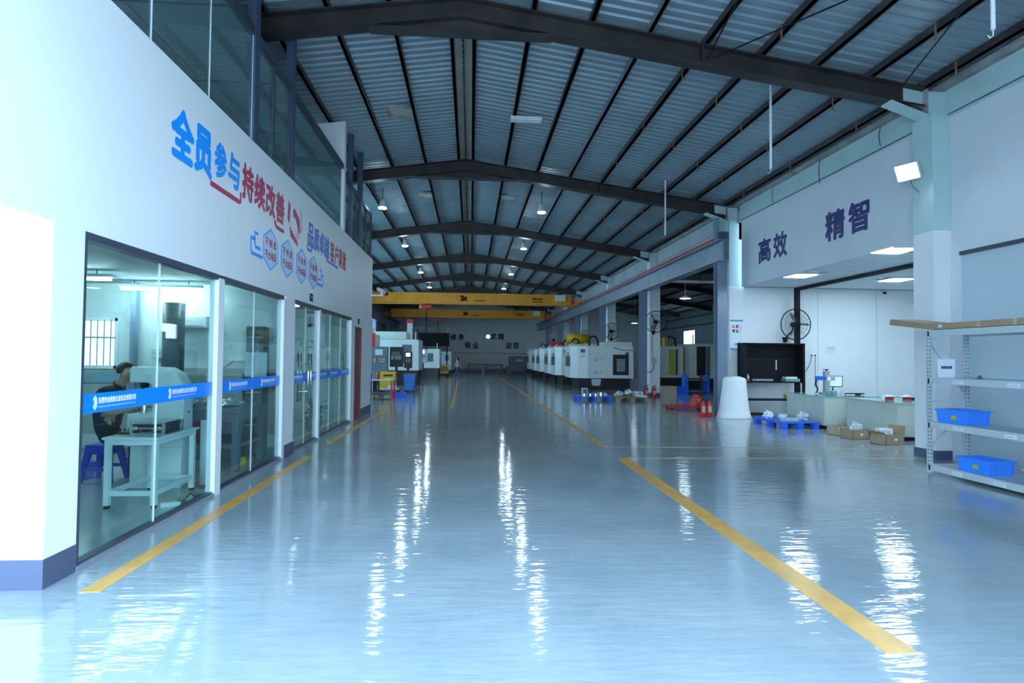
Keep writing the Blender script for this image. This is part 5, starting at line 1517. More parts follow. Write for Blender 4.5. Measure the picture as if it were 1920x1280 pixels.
for k, (x, y) in enumerate(((9.08, 11.75), (9.45, 11.7))):
    t = thing('tape_dispenser', ['red tape dispenser under a white sheet, left on the nearer counter', 'red tape dispenser under a white sheet, right on the nearer counter'][k], 'dispenser', (x, y, Z), 'red dispensers on the counter')
    B().box(x - 0.07, x + 0.07, y - 0.05, y + 0.05, Z, Z + 0.06).build('body', 'red_paint', t)
    B().prism([(x - 0.14, Z + 0.06), (x + 0.14, Z + 0.06), (x + 0.02, Z + 0.10)], 1, y - 0.07, y + 0.07).build('sheet', 'paper', t)
t = thing('height_gauge', 'dark height gauge standing at the end of the nearer counter', 'gauge', (9.75, 11.75, Z))
B().box(9.60, 9.80, 11.70, 11.85, Z, Z + 0.035).build('base', 'black_metal', t)
B().box(9.74, 9.78, 11.76, 11.80, Z + 0.035, Z + 0.42).build('mast', 'slate', t)
B().box(9.70, 9.76, 11.74, 11.78, Z + 0.28, Z + 0.33).build('slider', 'slate', t)

# cardboard boxes
def carton(x, y, w_, d_, h, label, rz, open_=True, m='cardboard', group='open cartons on the floor'):
    t = thing('cardboard_box', label, 'cardboard box', (x, y, 0), group)
    k = 0.012
    B().box(x - w_ / 2, x + w_ / 2, y - d_ / 2, y - d_ / 2 + k, 0, h).box(x - w_ / 2, x + w_ / 2, y + d_ / 2 - k, y + d_ / 2, 0, h).box(x - w_ / 2, x - w_ / 2 + k, y - d_ / 2, y + d_ / 2, 0, h).box(x + w_ / 2 - k, x + w_ / 2, y - d_ / 2, y + d_ / 2, 0, h).box(x - w_ / 2, x + w_ / 2, y - d_ / 2, y + d_ / 2, 0, 0.012).build('walls', m, t)
    if open_:
        B().prism([(x + w_ / 2, h), (x + w_ / 2 + 0.03, h + 0.15), (x + w_ / 2 + 0.042, h + 0.15), (x + w_ / 2 + 0.012, h)], 1, y - d_ / 2, y + d_ / 2).build('flap', m, t)
        B().prism([(x - w_ / 2, h), (x - w_ / 2 - 0.10, h + 0.05), (x - w_ / 2 - 0.10, h + 0.06), (x - w_ / 2, h + 0.012)], 1, y - d_ / 2, y + d_ / 2).build('flap', m, t)
    B().box(x - w_ * 0.05, x + w_ * 0.12, y - d_ / 2 - 0.003, y - d_ / 2, h * 0.4, h * 0.6).build('label_patch', 'paper', t)
    t.rotation_euler = (0, 0, rz)
    return t
carton(8.02, 10.45, 0.46, 0.34, 0.20, 'open brown carton with a white box inside, rightmost of three', 0.25)
t = thing('white_box', 'white printed box sitting in the rightmost carton', 'box', (8.02, 10.5, 0.02))
B().box(7.86, 8.12, 10.42, 10.56, 0.015, 0.29).build('body', 'white_paint', t)
B().box(7.90, 7.97, 10.415, 10.42, 0.18, 0.26).box(8.0, 8.07, 10.415, 10.42, 0.18, 0.26).build('print', 'panel_blue', t)
carton(7.86, 11.15, 0.40, 0.32, 0.20, 'brown carton with crumpled plastic, middle of three', 0.2, False)
sack(7.88, 11.15, 0.03, 0.14, 0.11, 0.15, 'plastic_clear', 'crumpled clear plastic rising out of the middle carton')
carton(7.87, 11.72, 0.26, 0.3, 0.19, 'small pale carton, leftmost of three', 0.1, False, 'cardboard_light')

# wall things in the packing corner
t = thing('wall_paper', 'pale sheet of paper pinned to the white back wall', 'paper', (10.7, 16.29, 1.9))
B().box(10.62, 10.92, 16.288, 16.297, 1.80, 2.02).build('sheet', 'paper', t)
B().box(10.66, 10.88, 16.286, 16.288, 1.93, 1.97).build('print', 'panel_blue', t)
t = thing('wall_socket', 'white double socket with two cords on the white back wall', 'socket', (10.2, 16.29, 1.7))
B().box(10.10, 10.30, 16.275, 16.297, 1.70, 1.77).build('plate', 'white_paint', t)
for x, e in ((10.14, [(10.10, 16.26, 1.5), (9.95, 16.26, 1.25), (9.75, 16.27, 1.18), (9.62, 16.27, 1.22)]), (10.25, [(10.25, 16.26, 1.4), (10.25, 16.26, 1.0), (10.24, 16.27, 0.8)])):
    B().cyl((x, 16.25, 1.735), (x, 16.275, 1.735), 0.02, n=8).build('plug', 'black_metal', t)
    B().tube([(x, 16.255, 1.73)] + e, 0.007, 5).build('cord', 'black_metal', t)
t = thing('dome_camera', 'small black dome camera under the packing corner ceiling', 'camera', (13.0, 16.2, 3.6))
B().cyl((12.4, 16.2, 3.66), (12.4, 16.2, 3.70), 0.06, n=14).build('mount', 'white_paint', t)
B().blob((12.4, 16.2, 3.64), 0.05, 0.05, 0.05, 12, 8).build('dome', 'black_metal', t, smooth=True)

# ================================================================ machines
def mill(x0, y0, label):
    t = thing('milling_machine', label, 'machine', (x0 + 1.5, y0 + 1.1, 0), 'white milling machines along the right columns')
    plan = [(x0, y0 + 0.55), (x0 + 0.30, y0 + 0.12), (x0 + 0.75, y0), (x0 + 3.1, y0), (x0 + 3.1, y0 + 2.2), (x0, y0 + 2.2)]
    B().prism(plan, 2, 0.57, 2.18).build('enclosure', 'machine_white', t, bevel=0.012)
    B().box(x0 + 0.35, x0 + 3.0, y0 + 0.25, y0 + 2.1, 0.0, 0.57).build('base', 'machine_black', t)
    B().box(x0 + 1.7, x0 + 3.1, y0 + 0.3, y0 + 1.5, 2.18, 2.40).build('top_cover', 'machine_cream', t)
    # rear fan panel with its grid
    f_ = B().box(x0 + 2.05, x0 + 2.85, y0 - 0.03, y0, 0.74, 1.76).build('fan_panel', 'machine_black', t)
    for i in range(5):
        for j in range(7):
            B().box(x0 + 2.25 + 0.085 * i, x0 + 2.31 + 0.085 * i, y0 - 0.034, y0 - 0.03, 0.93 + 0.09 * j, 0.99 + 0.09 * j).build('grille_cell', 'rack_grey', f_)
    B().box(x0 + 2.68, x0 + 2.85, y0 - 0.05, y0, 1.76, 1.88).build('panel_latch', 'slate', t)
    d_ = B().box(x0 + 0.98, x0 + 1.50, y0 - 0.02, y0, 0.62, 1.74).build('cabinet_door', 'machine_white', t)
    for z in (0.76, 1.40):
        for k in range(4):
            B().box(x0 + 1.06, x0 + 1.32, y0 - 0.024, y0 - 0.02, z + 0.055 * k, z + 0.03 + 0.055 * k).build('vent_slot', 'print_grey', d_)
        B().box(x0 + 1.43, x0 + 1.46, y0 - 0.03, y0 - 0.02, z + 0.05, z + 0.15).build('latch', 'slate', d_)
    B().box(x0 + 0.78, x0 + 0.90, y0 - 0.03, y0, 0.60, 2.12).build('corner_post', 'machine_white', t)
    # slanted corner with meter and plate
    a, c = Vector((x0 + 0.30, y0 + 0.12, 0)), Vector((x0 + 0.75, y0, 0))
    u_ = (c - a).normalized()
    flat([(0.14, 1.84), (0.36, 1.84), (0.36, 2.02), (0.14, 2.02)], a, u_, (0, 0, 1), 'machine_black', 'meter', t, 0.01)
    flat([(0.13, 1.60), (0.36, 1.60), (0.36, 1.74), (0.13, 1.74)], a, u_, (0, 0, 1), 'rack_grey', 'name_plate', t, 0.006)
    # aisle side doors
    for y in (y0 + 0.75, y0 + 1.45):
        k = B().box(x0 - 0.02, x0, y, y + 0.62, 0.68, 2.05).build('sliding_door', 'machine_white', t)
        B().box(x0 - 0.026, x0 - 0.02, y + 0.12, y + 0.5, 1.20, 1.85).build('door_window', 'machine_yellow' if y > y0 + 1 else 'slate', k)
        B().box(x0 - 0.05, x0 - 0.02, y + 0.05, y + 0.08, 1.2, 1.5).build('door_handle', 'black_metal', k)
    B().box(x0 - 0.22, x0 - 0.02, y0 + 0.62, y0 + 0.72, 1.15, 1.65).build('control_panel', 'slate', t)
    B().box(x0 + 0.05, x0 + 0.55, y0 + 0.7, y0 + 1.3, 2.18, 2.28).build('motor_cover', 'rack_grey', t)
    B().tube([(x0 + 1.0, y0 + 0.7, 2.18), (x0 + 1.0, y0 + 0.7, 2.55), (x0 + 1.15, y0 + 0.7, 2.70), (x0 + 1.35, y0 + 0.7, 2.66), (x0 + 1.45, y0 + 0.7, 2.4), (x0 + 1.45, y0 + 0.7, 2.18)], 0.045, 8).build('hose', 'black_metal', t)
    B().tube([(x0 + 1.65, y0 + 0.25, 2.19), (x0 + 2.1, y0 - 0.01, 2.10), (x0 + 2.6, y0 - 0.02, 1.98), (x0 + 3.1, y0 - 0.01, 1.97)], 0.014, 5).build('cable', 'black_metal', t)
    lg = B().cyl((x0 + 0.15, y0 + 0.9, 2.18), (x0 + 0.15, y0 + 0.9, 2.36), 0.03, n=10).build('signal_lamp', 'white_paint', t)
    B().prism([(x0 + 1.05, 0.20), (x0 + 1.40, 0.20), (x0 + 1.46, 0.54), (x0 + 0.98, 0.54)], 1, y0 - 0.02, y0 + 0.2).build('chip_tray', 'rack_grey', t)
    for (x, y) in ((x0 + 0.4, y0 + 0.2), (x0 + 2.9, y0 + 0.2)):
        B().cyl((x, y, 0), (x, y, 0.57), 0.05, n=10).build('foot', 'machine_black', t)
    return t
m0 = mill(5.05, 28.0, 'white milling machine with a black grid panel, nearest of the right row')
for k, y in enumerate((32.2, 35.2, 39.6, 42.6, 47.0)):
    dup(m0, (5.05 + 1.5 - 0.15, y + 1.1, 0), 0, ['white milling machine directly behind the nearest one, second of the right row', 'white milling machine, third of the right row', 'white milling machine, fourth of the right row', 'white milling machine, fifth of the right row', 'white milling machine, farthest of the right row'][k])
t = thing('mist_collector', 'yellow oil mist collector on top of the second milling machine', 'machine', (6.4, 33.2, 2.2))
B().cyl((5.7, 33.4, 2.70), (7.0, 33.4, 2.70), 0.28, n=18).build('drum', 'machine_yellow', t, smooth=True)
B().box(5.9, 6.2, 33.2, 33.6, 2.18, 2.5).box(6.65, 6.85, 33.2, 33.6, 2.40, 2.5).build('cradle', 'machine_yellow', t)
t = thing('red_motor', 'red motor on top of the third milling machine', 'motor', (5.2, 36.2, 2.2))
B().box(5.1, 5.9, 35.9, 36.5, 2.28, 2.62).build('body', 'red_paint', t, bevel=0.04)
B().cyl((5.3, 36.2, 2.62), (5.3, 36.2, 2.8), 0.09, n=12).build('cap', 'black_metal', t)

# ---- machines on the left beyond the office
def lathe_m(x0, x1, y0, y1, z0, z1, label, tall=None, win=None):
    t = thing('machining_centre', label, 'machine', ((x0 + x1) / 2, (y0 + y1) / 2, 0), 'white machining centres on the left')
    B().box(x0, x1, y0, y1, z0, z1).build('enclosure', 'machine_white', t, bevel=0.02)
    B().box(x0 + 0.1, x1 - 0.1, y0 + 0.1, y1 - 0.1, 0, z0).build('base', 'machine_black', t)
    if tall:
        B().box(tall[0], tall[1], y0 + 0.3, y1 - 0.1, z1, tall[2]).build('column_cover', 'machine_cream', t, bevel=0.03)
    if win:
        B().box(win[0], win[1], y0 - 0.02, y0, win[2], win[3]).build('side_window', 'slate', t)
    for k in range(3):
        B().box(x1, x1 + 0.015, y0 + 0.2 + k * 0.7, y0 + 0.8 + k * 0.7, z0 + 0.1, z1 - 0.1).build('door', 'machine_white', t)
    s = B().cyl((x1 - 0.2, y0 + 0.3, z1), (x1 - 0.2, y0 + 0.3, z1 + 0.42), 0.025, n=8).build('signal_pole', 'white_paint', t)
    return t
def console(x0, x1, y, z0, z1, m, label, scr=None, scm='screen_glow'):
    t = thing('control_console', label, 'control panel', ((x0 + x1) / 2, y, 0), 'machine control consoles')
    c = B().box(x0, x1, y, y + 0.22, z0, z1).build('cabinet', m, t, bevel=0.015)
    sx0, sx1, sz0, sz1 = scr
    B().box(sx0, sx1, y - 0.008, y, sz0, sz1).build('screen', scm, t)
    w_ = x1 - x0
    B().box(x0 + 0.06, x1 - 0.06, y - 0.012, y, z0 + (z1 - z0) * 0.36, z0 + (z1 - z0) * 0.58).build('key_panel', 'slate', t)
    for i in range(5):
        for j in range(2):
            B().box(x0 + 0.10 + i * (w_ - 0.2) / 5, x0 + 0.15 + i * (w_ - 0.2) / 5, y - 0.018, y - 0.012, z0 + (z1 - z0) * (0.39 + 0.09 * j), z0 + (z1 - z0) * (0.44 + 0.09 * j)).build('button', ['paper', 'red_paint', 'machine_yellow', 'rack_grey', 'rack_grey'][i], t)
    B().box(x0 + 0.1, x1 - 0.1, y - 0.01, y, z0 + 0.08, z0 + (z1 - z0) * 0.28).build('lower_panel', m, t)
    B().box((x0 + x1) / 2 - 0.06, (x0 + x1) / 2 + 0.06, y + 0.05, y + 0.17, 0, z0).build('stand', 'machine_black', t)
    B().box((x0 + x1) / 2 - 0.2, (x0 + x1) / 2 + 0.2, y, y + 0.3, 0, 0.04).build('stand_base', 'machine_black', t)
    return t
lathe_m(-7.2, -4.25, 24.8, 27.2, 0.5, 2.55, 'white machining centre nearest the office end', (-6.6, -4.5, 2.9), (-5.2, -4.6, 1.2, 2.2))
console(-4.09, -3.42, 24.0, 0.92, 1.97, 'machine_grey', 'dark grey control console nearest the office end', (-3.95, -3.64, 1.62, 1.86), 'panel_blue')
t = thing('signal_post', 'red banner strip on a post beside the first control console', 'post', (-4.35, 24.4, 0))
B().cyl((-4.12, 24.5, 0), (-4.12, 24.5, 2.9), 0.02, n=8).build('pole', 'rack_grey', t)
B().box(-4.16, -4.03, 24.46, 24.48, 1.95, 2.55).build('banner', 'red_paint', t)
lathe_m(-6.9, -2.8, 31.2, 33.8, 0.80, 2.48, 'large white machining centre with a tall grey cover', (-5.6, -3.5, 2.92), (-3.7, -3.2, 1.2, 2.2))
console(-3.95, -3.30, 28.3, 1.05, 2.03, 'machine_black', 'tall black control console before the large white machine', (-3.85, -3.45, 1.62, 1.8), 'slate')
console(-3.28, -2.90, 28.6, 0.98, 1.80, 'machine_black', 'narrow black control console with a lit screen', (-3.20, -2.98, 1.56, 1.74), 'white_glow')
lathe_m(-6.5, -2.15, 40.2, 42.8, 0.75, 2.1, 'white machining centre before the black display board', None, (-3.0, -2.6, 1.2, 1.8))
console(-3.32, -2.85, 37.4, 1.15, 2.05, 'rack_grey', 'pale control console with a lit white screen', (-3.25, -2.98, 1.76, 1.98), 'white_glow')
lathe_m(-6.0, -1.65, 50.0, 52.4, 0.4, 2.0, 'cream machine near the far end wall', None, (-2.2, -1.9, 1.2, 1.7))
t = thing('display_board', 'large black display board raised above the left machines', 'display', (-3, 46, 0))
B().box(-4.16, -1.74, 46.0, 46.12, 2.44, 3.43).build('panel', 'ink_black', t)
B().box(-4.20, -1.70, 46.12, 46.2, 2.40, 3.47).build('frame', 'black_metal', t)
for x in (-4.0, -1.9):
    B().box(x - 0.05, x + 0.05, 46.2, 46.3, 0, 3.4).build('post', 'black_metal', t)
B().tube([(-4.6, 46.25, 3.85), (-1.8, 46.25, 3.85)], 0.03, 6).tube([(-4.0, 46.25, 3.4), (-4.0, 46.25, 3.85)], 0.03, 6).tube([(-1.9, 46.25, 3.4), (-1.9, 46.25, 3.85)], 0.03, 6).build('top_rail', 'steel_blue', t)
t = thing('jib_post', 'grey jib post with a red cap beside the display board', 'post', (-4.6, 44, 0))
B().box(-4.85, -4.45, 44.0, 44.4, 0, 4.1).build('shaft', 'siding', t)
B().box(-4.9, -4.4, 43.95, 44.45, 4.1, 4.4).build('cap', 'red_paint', t)
B().box(-4.95, -4.35, 43.9, 44.5, 0, 0.03).build('base_plate', 'siding', t)
t = thing('grey_machine', 'dark grey machine against the far end wall', 'machine', (4.5, 57, 0))
B().box(3.9, 5.6, 56.5, 58.0, 0.15, 1.65).build('body', 'machine_grey', t, bevel=0.03)
B().box(3.6, 4.1, 56.3, 58.2, 0, 0.6).build('side_tank', 'slate', t)
B().box(4.5, 5.2, 56.49, 56.5, 1.15, 1.35).build('window', 'panel_blue', t)
B().box(3.95, 5.5, 56.6, 57.9, 0, 0.15).build('plinth', 'machine_black', t)
t = thing('long_bench', 'long low bench along the far end wall', 'bench', (1.5, 59.5, 0))
B().box(-0.3, 3.4, 59.2, 60.0, 0.74, 0.82).build('top', 'slate', t)
for x in (-0.2, 1.5, 3.3):
    for y in (59.3, 59.9):
        B().box(x - 0.04, x + 0.04, y - 0.04, y + 0.04, 0, 0.74).build('leg', 'slate', t)

# yellow cabinet, blue cart, red-legged work table
t = thing('yellow_cabinet', 'yellow tool cabinet behind the red legged table', 'cabinet', (-3.3, 23.6, 0))
B().box(-3.64, -3.02, 23.3, 23.75, 0.22, 0.95).build('body', 'machine_yellow', t, bevel=0.01)
B().box(-3.60, -3.06, 23.29, 23.3, 0.30, 0.62).build('door', 'machine_yellow', t)
for j in range(5):
    B().box(-3.48 + 0.075 * j, -3.43 + 0.075 * j, 23.286, 23.3, 0.76, 0.84).build('print', 'ink_black', t)
for x in (-3.58, -3.08):
    B().cyl((x, 23.5, 0), (x, 23.5, 0.22), 0.03, n=8).build('leg', 'machine_black', t)
t = thing('waste_cart', 'dark blue waste cart on small wheels at the aisle edge', 'cart', (-2.65, 25.4, 0))
B().prism([(-2.86, 0.10), (-2.46, 0.10), (-2.41, 0.80), (-2.91, 0.80)], 1, 25.2, 25.75).build('tub', 'sign_blue_dark', t)
B().box(-2.93, -2.39, 25.18, 25.77, 0.79, 0.82).build('rim', 'rust_clip', t)
for x in (-2.82, -2.50):
    for y in (25.27, 25.67):
        B().cyl((x - 0.02, y, 0.05), (x + 0.02, y, 0.05), 0.05, n=10).build('wheel', 'rubber', t)
t = thing('work_table', 'red legged work table just past the office end', 'table', (-3.3, 20.9, 0))
B().box(-4.1, -2.74, 20.6, 21.5, 0.70, 0.74).build('top', 'rack_grey', t)
for x in (-4.05, -2.80):
    for y in (20.66, 21.44):
        B().box(x - 0.03, x + 0.03, y - 0.03, y + 0.03, 0, 0.70).build('leg', 'red_paint', t)
B().box(-4.05, -2.80, 20.63, 21.47, 0.20, 0.23).build('lower_shelf', 'red_door', t)
t = thing('detergent_bottle', 'blue bottle on the red legged table', 'bottle', (-3.6, 20.8, 0.74))
B().lathe([(0.06, 0), (0.065, 0.02), (0.065, 0.2), (0.03, 0.25), (0.03, 0.28)], (-3.58, 20.85, 0.741), 12).build('body', 'blue_plastic', t)
B().cyl((-3.58, 20.85, 1.02), (-3.58, 20.85, 1.05), 0.035, n=10).build('cap', 'white_paint', t)
t = thing('paper_pad', 'white paper pad on the red legged table', 'paper', (-3.0, 20.8, 0.74))
B().box(-3.10, -2.85, 20.72, 20.9, 0.741, 0.76).build('pages', 'paper', t)
B().box(-3.10, -2.85, 20.88, 20.9, 0.76, 0.764).build('binding', 'print_grey', t)
t = thing('red_can', 'red tin on the red legged table', 'tin', (-3.4, 21.1, 0.74))
B().cyl((-3.36, 21.1, 0.741), (-3.36, 21.1, 0.95), 0.07, n=14).build('body', 'red_paint', t)
B().cyl((-3.36, 21.1, 0.95), (-3.36, 21.1, 0.96), 0.06, n=14).build('lid', 'aluminium', t)
t = thing('floor_cart', 'low white tray cart beside the yellow cabinet', 'cart', (-2.95, 22.6, 0))
B().box(-3.45, -2.75, 22.2, 22.8, 0.28, 0.33).build('tray', 'rack_grey', t)
B().box(-3.15, -2.85, 22.2, 22.6, 0.33, 0.44).build('carton', 'paper', t)
for x in (-3.4, -2.8):
    for y in (22.25, 22.75):
        B().cyl((x, y, 0), (x, y, 0.28), 0.025, n=8).build('leg', 'machine_black', t)
bin_(-2.62, 21.95, 0.4, 0.3, 0.2, 0, 'blue bin on the floor beside the low tray cart', 'blue_plastic')
sack(-3.75, 20.0, 0, 0.28, 0.22, 0.13, 'cardboard_light', 'tan cloth bundle on the floor before the red legged table', 'cloth_bundle', 'bundle', None, 0.12)
t = thing('tool_trolley', 'yellow and red trolley between the left machines far back', 'trolley', (-2.1, 43.5, 0))
B().box(-2.5, -1.7, 44.6, 45.2, 0.25, 0.9).build('body', 'machine_yellow', t)
B().box(-2.45, -1.75, 44.58, 44.6, 0.4, 0.8).build('drawer_front', 'rust_clip', t)
for x in (-2.42, -1.78):
    B().cyl((x, 44.9, 0), (x, 44.9, 0.25), 0.06, n=10).build('caster', 'rubber', t)

# ---- neighbouring hall seen between the columns
def hall_machine(x0, x1, y0, y1, label, face, ztop):
    t = thing('machining_centre', label, 'machine', ((x0 + x1) / 2, (y0 + y1) / 2, 0), 'machines in the neighbouring hall')
    B().box(x0, x1, y0, y1, 0.55, ztop).build('enclosure', 'machine_cream', t, bevel=0.02)
    B().box(x0 + 0.1, x1 - 0.1, y0 + 0.1, y1 - 0.1, 0, 0.55).build('base', 'machine_black', t)
    for (a, c, m) in face:
        B().box(a, c, y0 - 0.03, y0, 0.7, ztop - 0.15).build('front_panel', m, t)
    B().cyl((x0 + 0.3, y0 + 0.4, ztop), (x0 + 0.3, y0 + 0.4, ztop + 0.5), 0.04, n=8).build('pole', 'white_paint', t)
    return t
hall_machine(10.3, 11.55, 30.2, 32.4, 'cream machine with a lime green panel in the neighbouring hall', [(10.75, 11.05, 'green_lime'), (11.1, 11.25, 'slate')], 2.25)
hall_machine(11.7, 14.2, 29.6, 32.2, 'cream machine with a black door in the neighbouring hall', [(12.05, 12.55, 'machine_black'), (12.6, 12.78, 'slate')], 2.4)
t = thing('yellow_tank', 'yellow tank on the cream machine in the neighbouring hall', 'tank', (10.6, 31, 2.25))
B().box(10.35, 10.95, 30.9, 31.5, 2.251, 2.75).build('tank', 'machine_yellow', t, bevel=0.03)
B().tube([(10.9, 31.2, 2.5), (11.15, 31.2, 2.85), (11.45, 31.2, 2.7), (11.5, 31.2, 2.26)], 0.05, 6).build('hose', 'black_metal', t)
t = thing('blue_rack', 'low dark blue rack in the neighbouring hall', 'rack', (10.6, 25.5, 0))
for x in (9.75, 10.75):
    B().box(x, x + 0.12, 25.2, 25.7, 0, 0.85).build('side', 'sign_blue_dark', t)
for z in (0.1, 0.6):
    B().box(9.87, 10.75, 25.2, 25.7, z, z + 0.04).build('shelf', 'rust_clip' if z > 0.5 else 'sign_blue_dark', t)
t = thing('cardboard_box', 'brown carton on the floor beside the fan column', 'cardboard box', (8.6, 24.5, 0))
B().box(8.25, 9.0, 24.3, 24.8, 0, 0.38).build('body', 'cardboard_light', t)
B().box(8.25, 9.0, 24.52, 24.58, 0.38, 0.383).build('tape', 'cardboard', t)
bin_(9.38, 24.9, 0.6, 0.45, 0.36, 0, 'blue bin beside the brown carton in the neighbouring hall')
for k, (x, y) in enumerate(((9.1, 23.6), (15.8, 30.0), (12.0, 41.0), (16.5, 34.0))):  # after the first, three pendants are added to light the side hall
    t = thing('pendant_lamp', ['pendant lamp with a white shade between the second and third columns', 'added pendant lamp over the cream machines of the neighbouring hall', 'added pendant lamp deep in the neighbouring hall', 'added pendant lamp by the far side of the neighbouring hall'][k], 'lamp', (x, y, 4.1), 'shaded lamps of the neighbouring hall')
    B().lathe([(0.04, 0.14), (0.08, 0.12), (0.24, 0.02), (0.25, 0.0), (0.235, 0.0), (0.22, 0.02), (0.06, 0.10)], (x, y, 4.15), 24).build('shade', 'white_paint', t, smooth=True)
    B().cyl((x, y, 4.152), (x, y, 4.17), 0.2, n=20).build('bulb_lens', 'panel_glow', t)
    B().tube([(x, y, 4.27), (x, y, 5.95 + 0.95 * (1 - abs(x - 14) / 6.15))], 0.012, 5).build('cord', 'white_paint', t)

t = thing('hanging_sign', 'pale lilac sign hanging between the third and fourth columns', 'sign', (8.3, 27.0, 3.4))
B().box(8.12, 8.47, 27.0, 27.015, 3.40, 4.05).build('panel', 'paper', t)
B().box(8.16, 8.43, 26.996, 27.0, 3.64, 3.82).build('print', 'sign_pink', t)
for x in (8.2, 8.4):
    B().tube([(x, 27.0, 4.05), (x, 27.0, 6.0)], 0.008, 5).build('cord', 'black_metal', t)

# ================================================================ people
def body(name, label, nodes, edges, mats, names, extra=None):
    keys = list(nodes)
    me = bpy.data.meshes.new(name)
    me.from_pydata([nodes[k][0] for k in keys], [(keys.index(a), keys.index(c)) for a, c in edges], [])
    o = bpy.data.objects.new(name, me)
    COL.objects.link(o)
    md = o.modifiers.new('skin', 'SKIN')
    md.use_smooth_shade = True
    sv = me.skin_vertices[0].data
    for i, k in enumerate(keys):
        r = nodes[k][1]
        sv[i].radius = r if isinstance(r, tuple) else (r, r)
        sv[i].use_root = (k == 'pelvis')
    ss = o.modifiers.new('sub', 'SUBSURF')
    ss.levels = ss.render_levels = 2
    dg = bpy.context.evaluated_depsgraph_get()
    dg.update()
    m2 = bpy.data.meshes.new_from_object(o.evaluated_get(dg))
    bpy.data.objects.remove(o)
    bpy.data.meshes.remove(me)
    mi = sorted(set(mats.values()))
    m2.materials.clear()
    for m in mi:
        m2.materials.append(MATS[m])
    seg = []
    for a, c in edges:
        seg.append((Vector(nodes[a][0]), Vector(nodes[c][0]), a, c))
    for p in m2.polygons:
        best, who = 1e9, None
        for (pa, pc, a, c) in seg:
            d_ = pc - pa
            tt = max(0, min(1, (p.center - pa).dot(d_) / max(d_.length_squared, 1e-9)))
            q = (p.center - (pa + d_ * tt)).length
            if q < best:
                best, who = q, (c if tt > 0.5 else a)
        p.material_index = mi.index(mats[who])
        p.use_smooth = True
    m2.name = names
    o = bpy.data.objects.new(names, m2)
    return o

def hand(nodes, edges, mats, base, wrist, d, side, curl, s=1.0):
    """five fingers leaving the palm; d forward, side across, curl direction of bending"""
    d, side, curl = Vector(d).normalized(), Vector(side).normalized(), Vector(curl).normalized()
    w = Vector(nodes[wrist][0])
    pk = base + 'palm'
    nodes[pk] = (tuple(w + d * 0.06 * s), 0.03 * s)
    edges.append((wrist, pk)); mats[pk] = 'skin'
    for i, (off, ln) in enumerate(((-0.03, 0.062), (-0.01, 0.072), (0.011, 0.068), (0.031, 0.054))):
        a, c = base + 'f%da' % i, base + 'f%db' % i
        p1 = w + d * 0.095 * s + side * off * s
        p2 = p1 + (d * 0.7 + curl * 0.7).normalized() * ln * s
        nodes[a] = (tuple(p1), 0.0095 * s); nodes[c] = (tuple(p2), 0.008 * s)
        edges.append((pk, a)); edges.append((a, c)); mats[a] = mats[c] = 'skin'
    a, c = base + 'ta', base + 'tb'
    nodes[a] = (tuple(w + d * 0.045 * s - side * 0.045 * s), 0.011 * s)
    nodes[c] = (tuple(w + d * 0.085 * s - side * 0.058 * s + curl * 0.02 * s), 0.009 * s)
    edges.append((pk, a)); edges.append((a, c)); mats[a] = mats[c] = 'skin'

# seated man at the hardness tester, facing +x
X0, Y_ = -4.53, 7.46
N = {'pelvis': ((X0, Y_, 0.585), (0.14, 0.165)), 'spine': ((X0 + 0.02, Y_, 0.80), (0.14, 0.17)), 'chest': ((X0 + 0.08, Y_, 1.04), (0.145, 0.18)),
     'neck0': ((X0 + 0.14, Y_, 1.17), 0.07), 'neck': ((X0 + 0.19, Y_, 1.235), 0.055), 'jaw': ((X0 + 0.245, Y_, 1.285), 0.068), 'head': ((X0 + 0.255, Y_, 1.37), 0.088), 'crown': ((X0 + 0.25, Y_, 1.43), 0.07),
     'nose': ((X0 + 0.365, Y_, 1.325), 0.014)}
E_ = [('pelvis', 'spine'), ('spine', 'chest'), ('chest', 'neck0'), ('neck0', 'neck'), ('neck', 'jaw'), ('jaw', 'head'), ('head', 'crown'), ('head', 'nose')]
Mm = {'pelvis': 'black_cloth', 'spine': 'navy_cloth', 'chest': 'navy_cloth', 'neck0': 'navy_cloth', 'neck': 'skin', 'jaw': 'skin', 'head': 'skin', 'crown': 'skin', 'nose': 'skin'}
